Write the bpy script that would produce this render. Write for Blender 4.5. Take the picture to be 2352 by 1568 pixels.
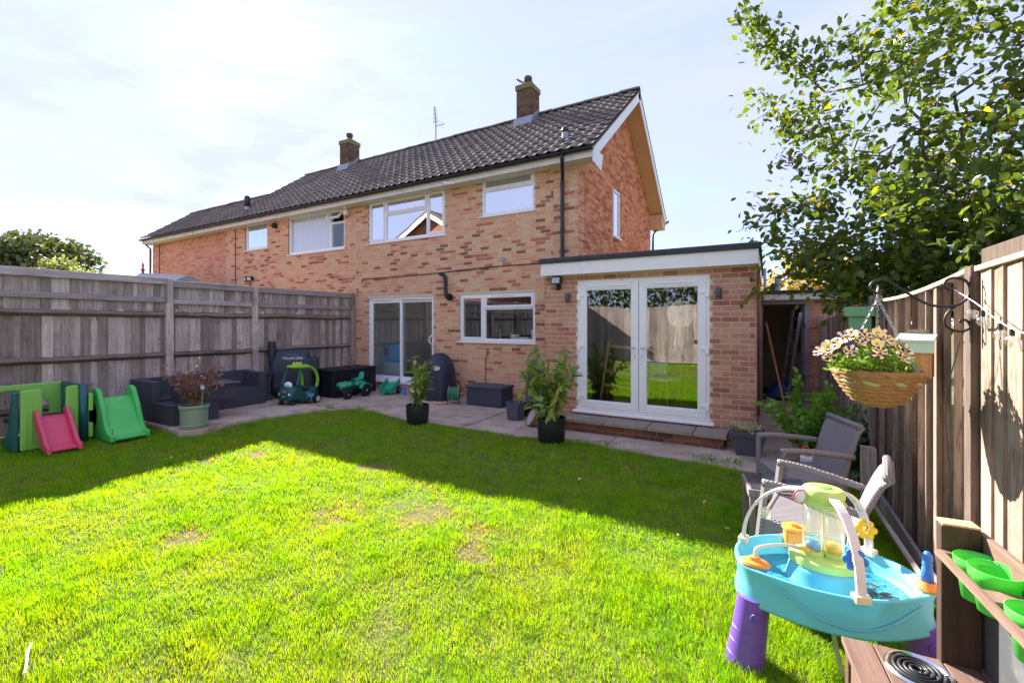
import bpy, math, random
import numpy as np
from mathutils import Vector, Matrix, Euler
random.seed(7); np.random.seed(7)
for o in list(bpy.data.objects): bpy.data.objects.remove(o)
SC = bpy.context.scene; COL = SC.collection
R = math.radians
# ------------------------------------------------------------------ camera
cam_d = bpy.data.cameras.new('camera'); cam = bpy.data.objects.new('camera', cam_d); COL.objects.link(cam)
cam_d.sensor_width = 36.0; cam_d.lens = 36.0*1021/2352; cam_d.shift_y = -42.0/2352
cam_d.clip_start = .05; cam_d.clip_end = 3000
cam.location = (0, 0, 1.65); cam.rotation_euler = (R(90), 0, R(29.9)); SC.camera = cam
# ------------------------------------------------------------------ sky and sun
SUNV = Vector((-1.45, .839, 1.0)).normalized()          # towards the sun
el = math.asin(SUNV.z); az = math.atan2(SUNV.x, SUNV.y)  # azimuth from +Y, clockwise positive
W = bpy.data.worlds.new('World'); SC.world = W; W.use_nodes = True
nt = W.node_tree; nt.nodes.clear(); L = nt.links.new
wo = nt.nodes.new('ShaderNodeOutputWorld'); bg = nt.nodes.new('ShaderNodeBackground')
sky = nt.nodes.new('ShaderNodeTexSky'); sky.sky_type = 'NISHITA'; sky.sun_disc = False
sky.sun_elevation = el; sky.sun_rotation = az; sky.air_density = .6; sky.dust_density = .15; sky.ozone_density = 3.0
# thin high cirrus streaks over the whole sky dome
tc = nt.nodes.new('ShaderNodeTexCoord'); mp = nt.nodes.new('ShaderNodeMapping')
mp.inputs['Rotation'].default_value = (R(20), R(-14), R(-25)); mp.inputs['Scale'].default_value = (1.3, 3.0, 9.0)
nz = nt.nodes.new('ShaderNodeTexNoise'); nz.inputs['Scale'].default_value = 1.5; nz.inputs['Detail'].default_value = 7
nz.inputs['Roughness'].default_value = .58; nz.inputs['Distortion'].default_value = .5
cr = nt.nodes.new('ShaderNodeValToRGB'); cr.color_ramp.elements[0].position = .38; cr.color_ramp.elements[1].position = .66
cr.color_ramp.elements[0].color = (.68, .68, .68, 1); cr.color_ramp.elements[1].color = (.96, .96, .96, 1)
mx = nt.nodes.new('ShaderNodeMix'); mx.data_type = 'RGBA'
mx.inputs[7].default_value = (1.82, 1.93, 2.85, 1)
L(tc.outputs['Generated'], mp.inputs['Vector']); L(mp.outputs['Vector'], nz.inputs['Vector'])
L(nz.outputs['Fac'], cr.inputs['Fac']); L(cr.outputs['Color'], mx.inputs[0]); L(sky.outputs['Color'], mx.inputs[6])
L(mx.outputs[2], bg.inputs['Color']); bg.inputs['Strength'].default_value = .1
L(bg.outputs['Background'], wo.inputs['Surface'])
sd = bpy.data.lights.new('sun', 'SUN'); sun = bpy.data.objects.new('sun', sd); COL.objects.link(sun)
sd.energy = 4.2; sd.angle = R(.53); sd.color = (1.0, .94, .84)
sun.rotation_euler = SUNV.to_track_quat('Z', 'Y').to_euler(); sun.location = (-20, 12, 30)
# ------------------------------------------------------------------ exposure
vs = SC.view_settings; vs.view_transform = 'Standard'; vs.look = 'None'; vs.gamma = 1.0; vs.use_curve_mapping = False
vs.exposure = 2.18
SC.cycles.max_bounces = 10; SC.cycles.transparent_max_bounces = 16
# ------------------------------------------------------------------ helpers
def C(r, g, b):
    f = lambda v: v/12.92 if v <= .04045 else ((v+.055)/1.055)**2.4
    return (f(r/255), f(g/255), f(b/255))
def new_mat(name):
    m = bpy.data.materials.new(name); m.use_nodes = True
    t = m.node_tree; t.nodes.clear()
    out = t.nodes.new('ShaderNodeOutputMaterial'); p = t.nodes.new('ShaderNodeBsdfPrincipled')
    t.links.new(p.outputs[0], out.inputs[0])
    return m, t, p, out
def nd(t, kind, **kw):
    n = t.nodes.new(kind)
    for k, v in kw.items(): setattr(n, k, v)
    return n
def mixc(t, fac, a, b, mode='MIX'):
    n = t.nodes.new('ShaderNodeMix'); n.data_type = 'RGBA'; n.blend_type = mode
    for i, v in ((0, fac), (6, a), (7, b)):
        if hasattr(v, 'links'): t.links.new(v, n.inputs[i])
        elif i == 0: n.inputs[0].default_value = v
        else: n.inputs[i].default_value = (*v[:3], 1)
    return n.outputs[2]
def math_(t, op, a, b=0.0):
    n = t.nodes.new('ShaderNodeMath'); n.operation = op
    for i, v in enumerate((a, b)):
        if hasattr(v, 'links'): t.links.new(v, n.inputs[i])
        else: n.inputs[i].default_value = v
    return n.outputs[0]
def coords(t, scale=(1, 1, 1), rnd=False, kind='Object', rot=(0, 0, 0)):
    tc = t.nodes.new('ShaderNodeTexCoord'); mp = t.nodes.new('ShaderNodeMapping')
    mp.inputs['Scale'].default_value = scale; mp.inputs['Rotation'].default_value = rot
    t.links.new(tc.outputs[kind], mp.inputs['Vector'])
    if rnd:
        oi = t.nodes.new('ShaderNodeObjectInfo'); cx = t.nodes.new('ShaderNodeCombineXYZ')
        r1 = math_(t, 'MULTIPLY', oi.outputs['Random'], 37.0); r2 = math_(t, 'MULTIPLY', oi.outputs['Random'], 91.0)
        t.links.new(r1, cx.inputs[0]); t.links.new(r2, cx.inputs[1]); t.links.new(r1, cx.inputs[2])
        t.links.new(cx.outputs[0], mp.inputs['Location'])
    return mp.outputs[0]
def noise(t, vec, scale, detail=4, rough=.55, dist=0):
    n = t.nodes.new('ShaderNodeTexNoise'); n.inputs['Scale'].default_value = scale
    n.inputs['Detail'].default_value = detail; n.inputs['Roughness'].default_value = rough; n.inputs['Distortion'].default_value = dist
    t.links.new(vec, n.inputs['Vector']); return n.outputs['Fac']
def ramp(t, fac, stops, interp='LINEAR'):
    n = t.nodes.new('ShaderNodeValToRGB'); e = n.color_ramp; e.interpolation = interp
    while len(e.elements) < len(stops): e.elements.new(.5)
    for q, (p, c) in zip(e.elements, stops): q.position = p; q.color = (*c[:3], 1) if len(c) >= 3 else (c[0],)*3+(1,)
    t.links.new(fac, n.inputs[0]); return n.outputs[0]
def bump(t, p, h, strength, dist):
    b = t.nodes.new('ShaderNodeBump'); b.inputs['Strength'].default_value = strength; b.inputs['Distance'].default_value = dist
    t.links.new(h, b.inputs['Height']); t.links.new(b.outputs[0], p.inputs['Normal']); return b
def mul(c, k): return tuple(min(1, v*k) for v in c)
def M(name, col, rough=.5, var=.12, scale=6, bmp=.15, bdist=.002, bscale=60, metal=0, spec=.5, rnd=True, dirt=0, dcol=(.09, .075, .055), sheen=0, trans=0):
    """general painted / plastic / metal surface with uneven tone, fine relief and optional grime"""
    m, t, p, o = new_mat(name)
    v = coords(t, rnd=rnd)
    n1 = noise(t, v, scale, 5); c = mixc(t, n1, mul(col, 1-var), mul(col, 1+var))
    if dirt:
        n2 = noise(t, v, scale*.7+1.3, 8, .68); f = ramp(t, n2, [(.5, (0, 0, 0)), (.78, (dirt,)*3)])
        c = mixc(t, f, c, dcol)
    t.links.new(c, p.inputs['Base Color'])
    rr = math_(t, 'MULTIPLY_ADD', noise(t, v, scale*2.3, 4), .25); t.nodes[-1].inputs[2].default_value = max(.05, rough-.125)
    t.links.new(rr, p.inputs['Roughness'])
    p.inputs['Metallic'].default_value = metal; p.inputs['Specular IOR Level'].default_value = spec
    if sheen: p.inputs['Sheen Weight'].default_value = sheen
    if bmp: bump(t, p, noise(t, v, bscale, 4), bmp, bdist)
    if trans:
        tr = nd(t, 'ShaderNodeBsdfTranslucent'); t.links.new(c, tr.inputs[0]); ms = nd(t, 'ShaderNodeMixShader'); ms.inputs[0].default_value = trans
        t.links.new(p.outputs[0], ms.inputs[1]); t.links.new(tr.outputs[0], ms.inputs[2]); t.links.new(ms.outputs[0], o.inputs[0])
    return m
class MB:
    """collects shapes, builds ONE mesh object"""
    def __init__(s): s.v = []; s.f = []
    def add(s, v, f):
        k = len(s.v); s.v += [tuple(p) for p in v]; s.f += [tuple(i+k for i in q) for q in f]; return s
    def bx(s, x0, x1, y0, y1, z0, z1, mtx=None):
        v = [Vector((x, y, z)) for x in (x0, x1) for y in (y0, y1) for z in (z0, z1)]
        if mtx is not None: v = [mtx @ p for p in v]
        return s.add(v, [(0, 1, 3, 2), (4, 6, 7, 5), (0, 4, 5, 1), (2, 3, 7, 6), (0, 2, 6, 4), (1, 5, 7, 3)])
    def box(s, c, d, rot=(0, 0, 0)):
        m = Matrix.Translation(c) @ Euler(rot).to_matrix().to_4x4()
        return s.bx(-d[0]/2, d[0]/2, -d[1]/2, d[1]/2, -d[2]/2, d[2]/2, m)
    def tube(s, pts, r, n=8, caps=True, flat=1.0, closed=False):
        pts = [Vector(p) for p in pts]; k = len(pts); rs = r if isinstance(r, (list, tuple)) else [r]*k
        ring = []; ref = None
        for i, p in enumerate(pts):
            if closed: tg = pts[(i+1) % k]-pts[i-1]
            else: tg = pts[min(i+1, k-1)]-pts[max(i-1, 0)]
            tg = tg.normalized() if tg.length > 1e-9 else Vector((0, 0, 1))
            if ref is None:
                ref = Vector((0, 0, 1)) if abs(tg.z) < .9 else Vector((1, 0, 0))
            u = (ref - tg*ref.dot(tg))
            if u.length < 1e-6: u = tg.orthogonal()
            u.normalize(); w = tg.cross(u); ref = u
            ring.append([p + (u*math.cos(a) + w*math.sin(a)*flat)*rs[i] for a in (2*math.pi*j/n for j in range(n))])
        v = [q for g in ring for q in g]; f = []
        for i in range(k if closed else k-1):
            a = i*n; b = ((i+1) % k)*n
            for j in range(n): j2 = (j+1) % n; f.append((a+j, a+j2, b+j2, b+j))
        if caps and not closed: f.append(tuple(range(n-1, -1, -1))); f.append(tuple((k-1)*n+j for j in range(n)))
        return s.add(v, f)
    def lathe(s, prof, n=24, c=(0, 0, 0), mtx=None, sx=1, sy=1, power=None):
        v = []; f = []; k = len(prof)
        for r, z in prof:
            for j in range(n):
                a = 2*math.pi*j/n; ca, sa = math.cos(a), math.sin(a)
                if power: ca = math.copysign(abs(ca)**power, ca); sa = math.copysign(abs(sa)**power, sa)
                v.append(Vector((c[0]+r*ca*sx, c[1]+r*sa*sy, c[2]+z)))
        for i in range(k-1):
            for j in range(n): j2 = (j+1) % n; f.append((i*n+j, i*n+j2, (i+1)*n+j2, (i+1)*n+j))
        if prof[0][0] > 1e-6: f.append(tuple(range(n-1, -1, -1)))
        if prof[-1][0] > 1e-6: f.append(tuple((k-1)*n+j for j in range(n)))
        if mtx is not None: v = [mtx @ p for p in v]
        return s.add(v, f)
    def loft(s, rings, caps=True):
        n = len(rings[0]); v = [p for g in rings for p in g]; f = []
        for i in range(len(rings)-1):
            for j in range(n): j2 = (j+1) % n; f.append((i*n+j, i*n+j2, (i+1)*n+j2, (i+1)*n+j))
        if caps: f.append(tuple(range(n-1, -1, -1))); f.append(tuple((len(rings)-1)*n+j for j in range(n)))
        return s.add(v, f)
    def prism(s, poly, axis, a0, a1):
        def P(u, w, a): return {'x': (a, u, w), 'y': (u, a, w), 'z': (u, w, a)}[axis]
        n = len(poly); v = [P(u, w, a0) for u, w in poly]+[P(u, w, a1) for u, w in poly]
        f = [tuple(range(n-1, -1, -1)), tuple(range(n, 2*n))]+[(i, (i+1) % n, n+(i+1) % n, n+i) for i in range(n)]
        return s.add(v, f)
    def ball(s, c, r, n=14, m=9, sc=(1, 1, 1)):
        prof = [(r*math.sin(math.pi*i/m), -r*math.cos(math.pi*i/m)) for i in range(m+1)]
        prof[0] = (0, -r); prof[-1] = (0, r)
        k = MB().lathe(prof, n)
        return s.add([(c[0]+p[0]*sc[0], c[1]+p[1]*sc[1], c[2]+p[2]*sc[2]) for p in k.v], k.f)
    def xf(s, m): s.v = [tuple(m @ Vector(p)) for p in s.v]; return s
    def mesh(s, name, mat=None, smooth=False):
        me = bpy.data.meshes.new(name); me.from_pydata(s.v, [], s.f)
        if mat: me.materials.append(mat)
        me.validate(); 
        import bmesh
        b = bmesh.new(); b.from_mesh(me); bmesh.ops.recalc_face_normals(b, faces=b.faces); b.to_mesh(me); b.free()
        if smooth: me.polygons.foreach_set('use_smooth', [True]*len(me.polygons))
        me.update(); return me
    def build(s, name, mat, parent=None, smooth=False, bevel=0, seg=2, loc=None, rot=None, subsurf=0, auto=None):
        o = bpy.data.objects.new(name, s.mesh(name, mat, smooth or auto is not None)); COL.objects.link(o)
        if parent: o.parent = parent
        if loc is not None: o.location = loc
        if rot is not None: o.rotation_euler = rot
        if bevel:
            b = o.modifiers.new('bevel', 'BEVEL'); b.width = bevel; b.segments = seg; b.limit_method = 'ANGLE'; b.angle_limit = R(40)
            b.use_clamp_overlap = True
        if subsurf:
            q = o.modifiers.new('sub', 'SUBSURF'); q.levels = subsurf; q.render_levels = subsurf
        if auto is not None:
            try: o.data.set_sharp_from_angle(angle=R(auto))
            except Exception: pass
        return o
def inst(name, me, parent=None, loc=(0, 0, 0), rot=(0, 0, 0), scale=(1, 1, 1)):
    o = bpy.data.objects.new(name, me); COL.objects.link(o); o.parent = parent
    o.location = loc; o.rotation_euler = rot; o.scale = scale; return o
def thing(name, label, cat, loc=(0, 0, 0), rz=0, group=None, rot=None):
    o = bpy.data.objects.new(name, None); COL.objects.link(o); o.empty_display_size = .1
    o.location = loc; o.rotation_euler = rot if rot else (0, 0, rz); o['label'] = label; o['category'] = cat
    if group: o['group'] = group
    return o
def tag(o, label, cat, group=None):
    o['label'] = label; o['category'] = cat
    if group: o['group'] = group
    return o
def struct(o): o['kind'] = 'structure'; return o
def stuff(o): o['kind'] = 'stuff'; return o
def npmesh(name, V, F, mat, smooth=None):
    """big mesh from numpy arrays; F is (n,3) or (n,4)"""
    me = bpy.data.meshes.new(name); k = F.shape[1]
    me.vertices.add(len(V)); me.vertices.foreach_set('co', np.ascontiguousarray(V, dtype=np.float32).ravel())
    me.loops.add(F.size); me.loops.foreach_set('vertex_index', np.ascontiguousarray(F, dtype=np.int32).ravel())
    me.polygons.add(len(F)); me.polygons.foreach_set('loop_start', np.arange(0, F.size, k, dtype=np.int32))
    me.polygons.foreach_set('loop_total', np.full(len(F), k, dtype=np.int32))
    if smooth is not None: me.polygons.foreach_set('use_smooth', np.full(len(F), bool(smooth)))
    me.update(calc_edges=True); me.materials.append(mat); return me
def text_mesh(name, txt, size, mat, parent, loc, rot, depth=.001, sx=1.0, spacing=1.0):
    cu = bpy.data.curves.new(name, 'FONT'); cu.body = txt; cu.size = size; cu.align_x = 'CENTER'; cu.align_y = 'CENTER'
    cu.extrude = depth; cu.resolution_u = 2; cu.space_character = spacing
    o = bpy.data.objects.new(name+'_c', cu); COL.objects.link(o)
    me = bpy.data.meshes.new_from_object(o.evaluated_get(bpy.context.evaluated_depsgraph_get()))
    bpy.data.objects.remove(o); bpy.data.curves.remove(cu)
    me.materials.clear(); me.materials.append(mat)
    q = inst(name, me, parent, loc, rot, (sx, 1, 1)); return q
def arc(cx, cy, r, a0, a1, n): return [(cx+r*math.cos(R(a0+(a1-a0)*i/n)), cy+r*math.sin(R(a0+(a1-a0)*i/n))) for i in range(n+1)]
def bez(p0, p1, p2, p3, n=12):
    p0, p1, p2, p3 = map(Vector, (p0, p1, p2, p3)); out = []
    for i in range(n+1):
        u = i/n; out.append(p0*(1-u)**3+p1*3*u*(1-u)**2+p2*3*u*u*(1-u)+p3*u**3)
    return out
def spline(pts, n=6):
    P = [Vector(p) for p in pts]; P = [P[0]*2-P[1]]+P+[P[-1]*2-P[-2]]; out = []
    for i in range(1, len(P)-2):
        for j in range(n):
            u = j/n; a, b, c, d = P[i-1:i+3]
            out.append(.5*((2*b)+(c-a)*u+(2*a-5*b+4*c-d)*u*u+(3*b-a-3*c+d)*u**3))
    out.append(P[-2]); return out
CAMP = Vector((0, 0, 1.65))
# ------------------------------------------------------------------ materials
def brick_mat(name, stops, dirt=.35, bumpk=.6):
    m, t, p, o = new_mat(name)
    g = nd(t, 'ShaderNodeNewGeometry'); oi = nd(t, 'ShaderNodeObjectInfo')
    s = math_(t, 'FRACT', math_(t, 'ADD', g.outputs['Random Per Island'], math_(t, 'MULTIPLY', oi.outputs['Random'], 7.31)))
    base = ramp(t, s, stops, 'CONSTANT')
    v = coords(t, kind='Object', rnd=True)
    gp = nd(t, 'ShaderNodeNewGeometry').outputs['Position']
    n1 = noise(t, gp, 22, 5, .65); c = mixc(t, ramp(t, n1, [(.3, (0, 0, 0)), (.75, (1, 1, 1))]), mixc(t, 1.0, base, (.86, .82, .80), 'MULTIPLY'), mixc(t, 1.0, base, (1.22, 1.2, 1.16), 'MULTIPLY'))
    n2 = noise(t, gp, .9, 6, .6); f = ramp(t, n2, [(.45, (0, 0, 0)), (.75, (dirt,)*3)])
    c = mixc(t, f, c, mixc(t, 1.0, c, (.74, .71, .71), 'MULTIPLY'))
    n3 = noise(t, gp, 70, 3); c = mixc(t, ramp(t, n3, [(.62, (0, 0, 0)), (.75, (.5,)*3)]), c, mixc(t, 1.0, c, (.5, .45, .42), 'MULTIPLY'))
    t.links.new(c, p.inputs['Base Color']); p.inputs['Roughness'].default_value = .9; p.inputs['Specular IOR Level'].default_value = .2
    bump(t, p, noise(t, gp, 130, 5, .7), bumpk, .004)
    return m
BUFF = C(220, 182, 146); PINK = C(218, 172, 140); ROSE = C(214, 158, 126); RED = C(188, 120, 96); DARK = C(150, 102, 84); SAND = C(214, 184, 152)
brick_house = brick_mat('brick_mixed_stock', [(0, PINK), (.22, BUFF), (.40, ROSE), (.56, PINK), (.72, RED), (.82, SAND), (.91, DARK), (.95, ROSE)])
brick_side_lit = brick_mat('brick_red_lit_side', [(0, C(218, 142, 100)), (.25, C(206, 128, 90)), (.5, C(224, 156, 114)), (.7, C(198, 118, 84)), (.88, C(176, 100, 76))], .2)  # red gable brick, colour raised to orange so the shaded wall looks lit
brick_left = brick_mat('brick_salmon', [(0, C(214, 150, 124)), (.3, C(206, 138, 112)), (.55, C(218, 160, 132)), (.85, C(192, 122, 100))], .2)
brick_ext = brick_mat('brick_extension', [(0, C(192, 146, 126)), (.25, C(184, 132, 114)), (.45, C(200, 158, 138)), (.62, C(174, 120, 104)), (.75, C(190, 140, 120)), (.88, C(160, 108, 96))], .5)
brick_chim = brick_mat('brick_weathered', [(0, C(104, 82, 70)), (.3, C(118, 88, 74)), (.6, C(90, 74, 64)), (.8, C(112, 98, 72))], .8)
brick_step = brick_mat('brick_step_dark', [(0, C(120, 82, 68)), (.35, C(104, 74, 66)), (.6, C(136, 92, 74)), (.8, C(92, 70, 62))], .8)
mortar = M('mortar', C(216, 198, 172), .95, .18, 4, .5, .003, 90, rnd=False)
mortar_d = M('mortar_grey', C(150, 136, 118), .95, .2, 4, .5, .003, 90, rnd=False)
upvc = M('white_upvc', C(240, 240, 242), .32, .03, 3, .02, .001, 20)
white_paint = M('white_paint', C(238, 236, 236), .5, .05, 3, .1, .002, 50, dirt=.25, dcol=(.42, .38, .33))
old_paint = M('weathered_white_paint', C(226, 220, 210), .6, .08, 3, .2, .002, 50, dirt=.55, dcol=(.30, .25, .19))
tan_soffit = M('tan_soffit_board', C(214, 172, 132), .7, .06, 2, .15, .002, 40, dirt=.2, dcol=(.35, .2, .1))
black_plastic = M('black_plastic', C(34, 35, 42), .38, .12, 8, .08, .001, 40)
black_iron = M('black_iron', C(26, 26, 28), .45, .15, 10, .2, .001, 90)
felt = M('roof_felt', C(62, 64, 66), .95, .2, 9, .8, .004, 160)
lead = M('lead_flashing', C(150, 154, 160), .5, .15, 6, .3, .004, 30, metal=.25)
galv = M('galvanised', C(170, 174, 178), .4, .1, 8, .1, .002, 40, metal=.7)
def tile_mat():
    m, t, p, o = new_mat('concrete_roof_tile'); v = coords(t, rnd=True)
    oi = nd(t, 'ShaderNodeObjectInfo'); g = nd(t, 'ShaderNodeNewGeometry')
    s = math_(t, 'FRACT', math_(t, 'ADD', g.outputs['Random Per Island'], math_(t, 'MULTIPLY', oi.outputs['Random'], 5.7)))
    base = ramp(t, s, [(0, C(92, 82, 76)), (.3, C(106, 94, 86)), (.6, C(78, 70, 68)), (.85, C(118, 104, 92))])
    gp = g.outputs['Position']
    n = noise(t, gp, 34, 6, .7); c = mixc(t, ramp(t, n, [(.5, (0, 0, 0)), (.72, (.8,)*3)]), base, C(160, 146, 124))
    n = noise(t, gp, 9, 6, .7); c = mixc(t, ramp(t, n, [(.5, (0, 0, 0)), (.72, (.7,)*3)]), c, C(84, 76, 72))
    n = noise(t, gp, 60, 3, .6); c = mixc(t, ramp(t, n, [(.66, (0, 0, 0)), (.72, (.8,)*3)]), c, C(156, 132, 74))
    t.links.new(c, p.inputs['Base Color']); p.inputs['Roughness'].default_value = .85
    bump(t, p, noise(t, gp, 120, 5, .7), .5, .004); return m
tile = tile_mat()
def wood_mat(name, a, b, dark, rough=.85, grain=1.0, spots=.5, green=0, axis='z'):
    m, t, p, o = new_mat(name)
    sc = {'z': (9, 9, .55), 'y': (9, .55, 9), 'x': (.55, 9, 9)}[axis]
    v = coords(t, sc, True); v2 = coords(t, tuple(k*3.4 for k in sc), True); v3 = coords(t, (1, 1, 1), True)
    oi = nd(t, 'ShaderNodeObjectInfo')
    base = mixc(t, oi.outputs['Random'], a, b)
    n1 = noise(t, v, 3.0, 8, .68, .6); c = mixc(t, ramp(t, n1, [(.3, (0, 0, 0)), (.7, (1, 1, 1))]), mixc(t, 1.0, base, (.62, .6, .6), 'MULTIPLY'), mixc(t, 1.0, base, (1.25, 1.22, 1.2), 'MULTIPLY'))
    n2 = noise(t, v2, 3.2, 6, .7, .3); c = mixc(t, ramp(t, n2, [(.52, (0, 0, 0)), (.74, (.8*grain,)*3)]), c, dark)
    n3 = noise(t, v3, 1.7, 6, .65); c = mixc(t, ramp(t, n3, [(.52, (0, 0, 0)), (.78, (spots,)*3)]), c, mul(dark, .8))
    kv = nd(t, 'ShaderNodeTexVoronoi'); kv.inputs['Scale'].default_value = 2.2
    t.links.new(coords(t, {'z': (2.2, 2.2, 1), 'y': (2.2, 1, 2.2), 'x': (1, 2.2, 2.2)}[axis], True), kv.inputs['Vector'])
    c = mixc(t, ramp(t, kv.outputs['Distance'], [(.035, (.85,)*3), (.075, (0, 0, 0))]), c, mul(dark, .55))
    if green:
        n4 = noise(t, v3, 3.1, 6, .6); c = mixc(t, ramp(t, n4, [(.55, (0, 0, 0)), (.75, (green,)*3)]), c, C(96, 104, 70))
    t.links.new(c, p.inputs['Base Color']); p.inputs['Roughness'].default_value = rough; p.inputs['Specular IOR Level'].default_value = .25
    bump(t, p, n2, .5*grain, .004); return m
fence_grey = wood_mat('weathered_grey_wood', C(216, 202, 194), C(146, 132, 124), C(86, 75, 70), grain=1.2, spots=.8)
fence_grey_y = wood_mat('weathered_grey_rail', C(196, 186, 186), C(164, 154, 154), C(98, 88, 86), axis='y')
fence_dark_y = wood_mat('old_dark_rail', C(146, 134, 126), C(116, 105, 98), C(60, 53, 50), axis='y', spots=.8)
fence_tan = wood_mat('sunbleached_tan_wood', C(188, 168, 150), C(146, 128, 114), C(80, 68, 60), grain=1.7, spots=.7)
fence_tan2 = wood_mat('worn_tan_wood', C(182, 164, 148), C(98, 84, 76), C(58, 49, 45), grain=1.4, spots=.75, green=.1)
fence_tan_y = wood_mat('tan_capping', C(196, 178, 152), C(176, 158, 132), C(120, 100, 80), axis='y', spots=.2)
mud_wood = wood_mat('brown_stained_wood', C(112, 88, 76), C(98, 76, 66), C(62, 46, 40), .7, .6, .4)
mud_wood_y = wood_mat('brown_stained_wood_long', C(136, 110, 98), C(118, 94, 84), C(74, 58, 52), .7, .6, .4, axis='y')
mud_wood_dark = wood_mat('dark_stained_wood', C(78, 60, 52), C(70, 54, 48), C(42, 32, 28), .7, .6, .4)
raw_wood = wood_mat('cut_end_grain', C(212, 180, 140), C(204, 170, 130), C(160, 120, 84), .8, .5, .1)
birdbox_wood = wood_mat('cedar_wood', C(196, 146, 104), C(190, 138, 96), C(140, 92, 60), .7, .6, .15)
stick_wood = M('broom_handle_wood', C(176, 124, 80), .6, .15, 12, .1)
door_grey = M('old_grey_door_paint', C(160, 152, 158), .6, .1, 4, .2, .002, 40, dirt=.4)
def glass_mat(name, refl=.5, tint=(.86, .9, .92), ior=1.55, rough=0.0):
    m, t, p, o = new_mat(name); t.nodes.remove(p)
    lw = nd(t, 'ShaderNodeLayerWeight'); lw.inputs['Blend'].default_value = .5; r0 = ((ior-1)/(ior+1))**2
    fr = math_(t, 'MULTIPLY', math_(t, 'POWER', lw.outputs['Facing'], 5.0), 1-r0)
    gl = nd(t, 'ShaderNodeBsdfGlossy'); gl.inputs['Roughness'].default_value = rough; gl.inputs[0].default_value = (1, 1, 1, 1)
    tr = nd(t, 'ShaderNodeBsdfTransparent'); tr.inputs[0].default_value = (*tint, 1)
    ms = nd(t, 'ShaderNodeMixShader'); f = math_(t, 'MINIMUM', math_(t, 'ADD', fr, r0+refl), .95)
    v = coords(t); b = nd(t, 'ShaderNodeBump'); b.inputs['Strength'].default_value = .05; b.inputs['Distance'].default_value = .02
    t.links.new(noise(t, v, 1.3, 2), b.inputs['Height']); t.links.new(b.outputs[0], gl.inputs['Normal'])
    t.links.new(f, ms.inputs[0]); t.links.new(tr.outputs[0], ms.inputs[1]); t.links.new(gl.outputs[0], ms.inputs[2]); t.links.new(ms.outputs[0], o.inputs[0]); return m
glass = glass_mat('window_glass', .10, (.93, .95, .96)); glass_clear = glass_mat('plain_window_glass', .03, (.96, .97, .98), 1.45)
glass_up = glass_mat('coated_window_glass', .55, (.7, .76, .8))
clear_plastic = glass_mat('clear_plastic_film', .12, (.94, .95, .95), 1.4, .12)
obscure = M('obscured_glass', C(150, 160, 176), .25, .06, 8, .4, .003, 220, spec=.8)
curtain = M('sheer_curtain', C(240, 242, 248), .8, .04, 5, .1, trans=.12)
def M2(n, c, r=.5, **k): return M(n, c, r, **k)
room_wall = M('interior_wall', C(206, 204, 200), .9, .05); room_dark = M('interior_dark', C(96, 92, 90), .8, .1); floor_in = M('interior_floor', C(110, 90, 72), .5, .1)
# concrete patio
def concrete_mat():
    m, t, p, o = new_mat('cast_concrete'); gp = nd(t, 'ShaderNodeNewGeometry').outputs['Position']
    n1 = noise(t, gp, 1.1, 8, .62); c = mixc(t, ramp(t, n1, [(.3, (0, 0, 0)), (.72, (1, 1, 1))]), C(158, 138, 124), C(212, 194, 178))
    n2 = noise(t, gp, 55, 6, .75); c = mixc(t, ramp(t, n2, [(.42, (0, 0, 0)), (.68, (.55,)*3)]), c, C(134, 118, 108))
    n3 = noise(t, gp, 2.6, 7, .7); c = mixc(t, ramp(t, n3, [(.5, (0, 0, 0)), (.68, (.7,)*3)]), c, C(104, 90, 78))
    vo = nd(t, 'ShaderNodeTexVoronoi'); vo.inputs['Scale'].default_value = 120; t.links.new(gp, vo.inputs['Vector'])
    c = mixc(t, ramp(t, vo.outputs['Distance'], [(.14, (.6,)*3), (.3, (0, 0, 0))]), c, C(204, 190, 176))
    t.links.new(c, p.inputs['Base Color']); p.inputs['Roughness'].default_value = .92
    bump(t, p, n2, .6, .006); return m
concrete = concrete_mat()
def soil_lawn():
    m, t, p, o = new_mat('lawn_soil'); gp = nd(t, 'ShaderNodeNewGeometry').outputs['Position']
    n1 = noise(t, gp, .9, 8, .62); c = mixc(t, ramp(t, n1, [(.38, (0, 0, 0)), (.62, (1, 1, 1))]), C(58, 76, 18), C(98, 100, 44))
    n2 = noise(t, gp, 30, 6, .7); c = mixc(t, ramp(t, n2, [(.45, (0, 0, 0)), (.65, (.7,)*3)]), c, C(140, 122, 82))
    t.links.new(c, p.inputs['Base Color']); p.inputs['Roughness'].default_value = .95; bump(t, p, n2, .8, .02); return m
lawn_soil = soil_lawn()
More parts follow.
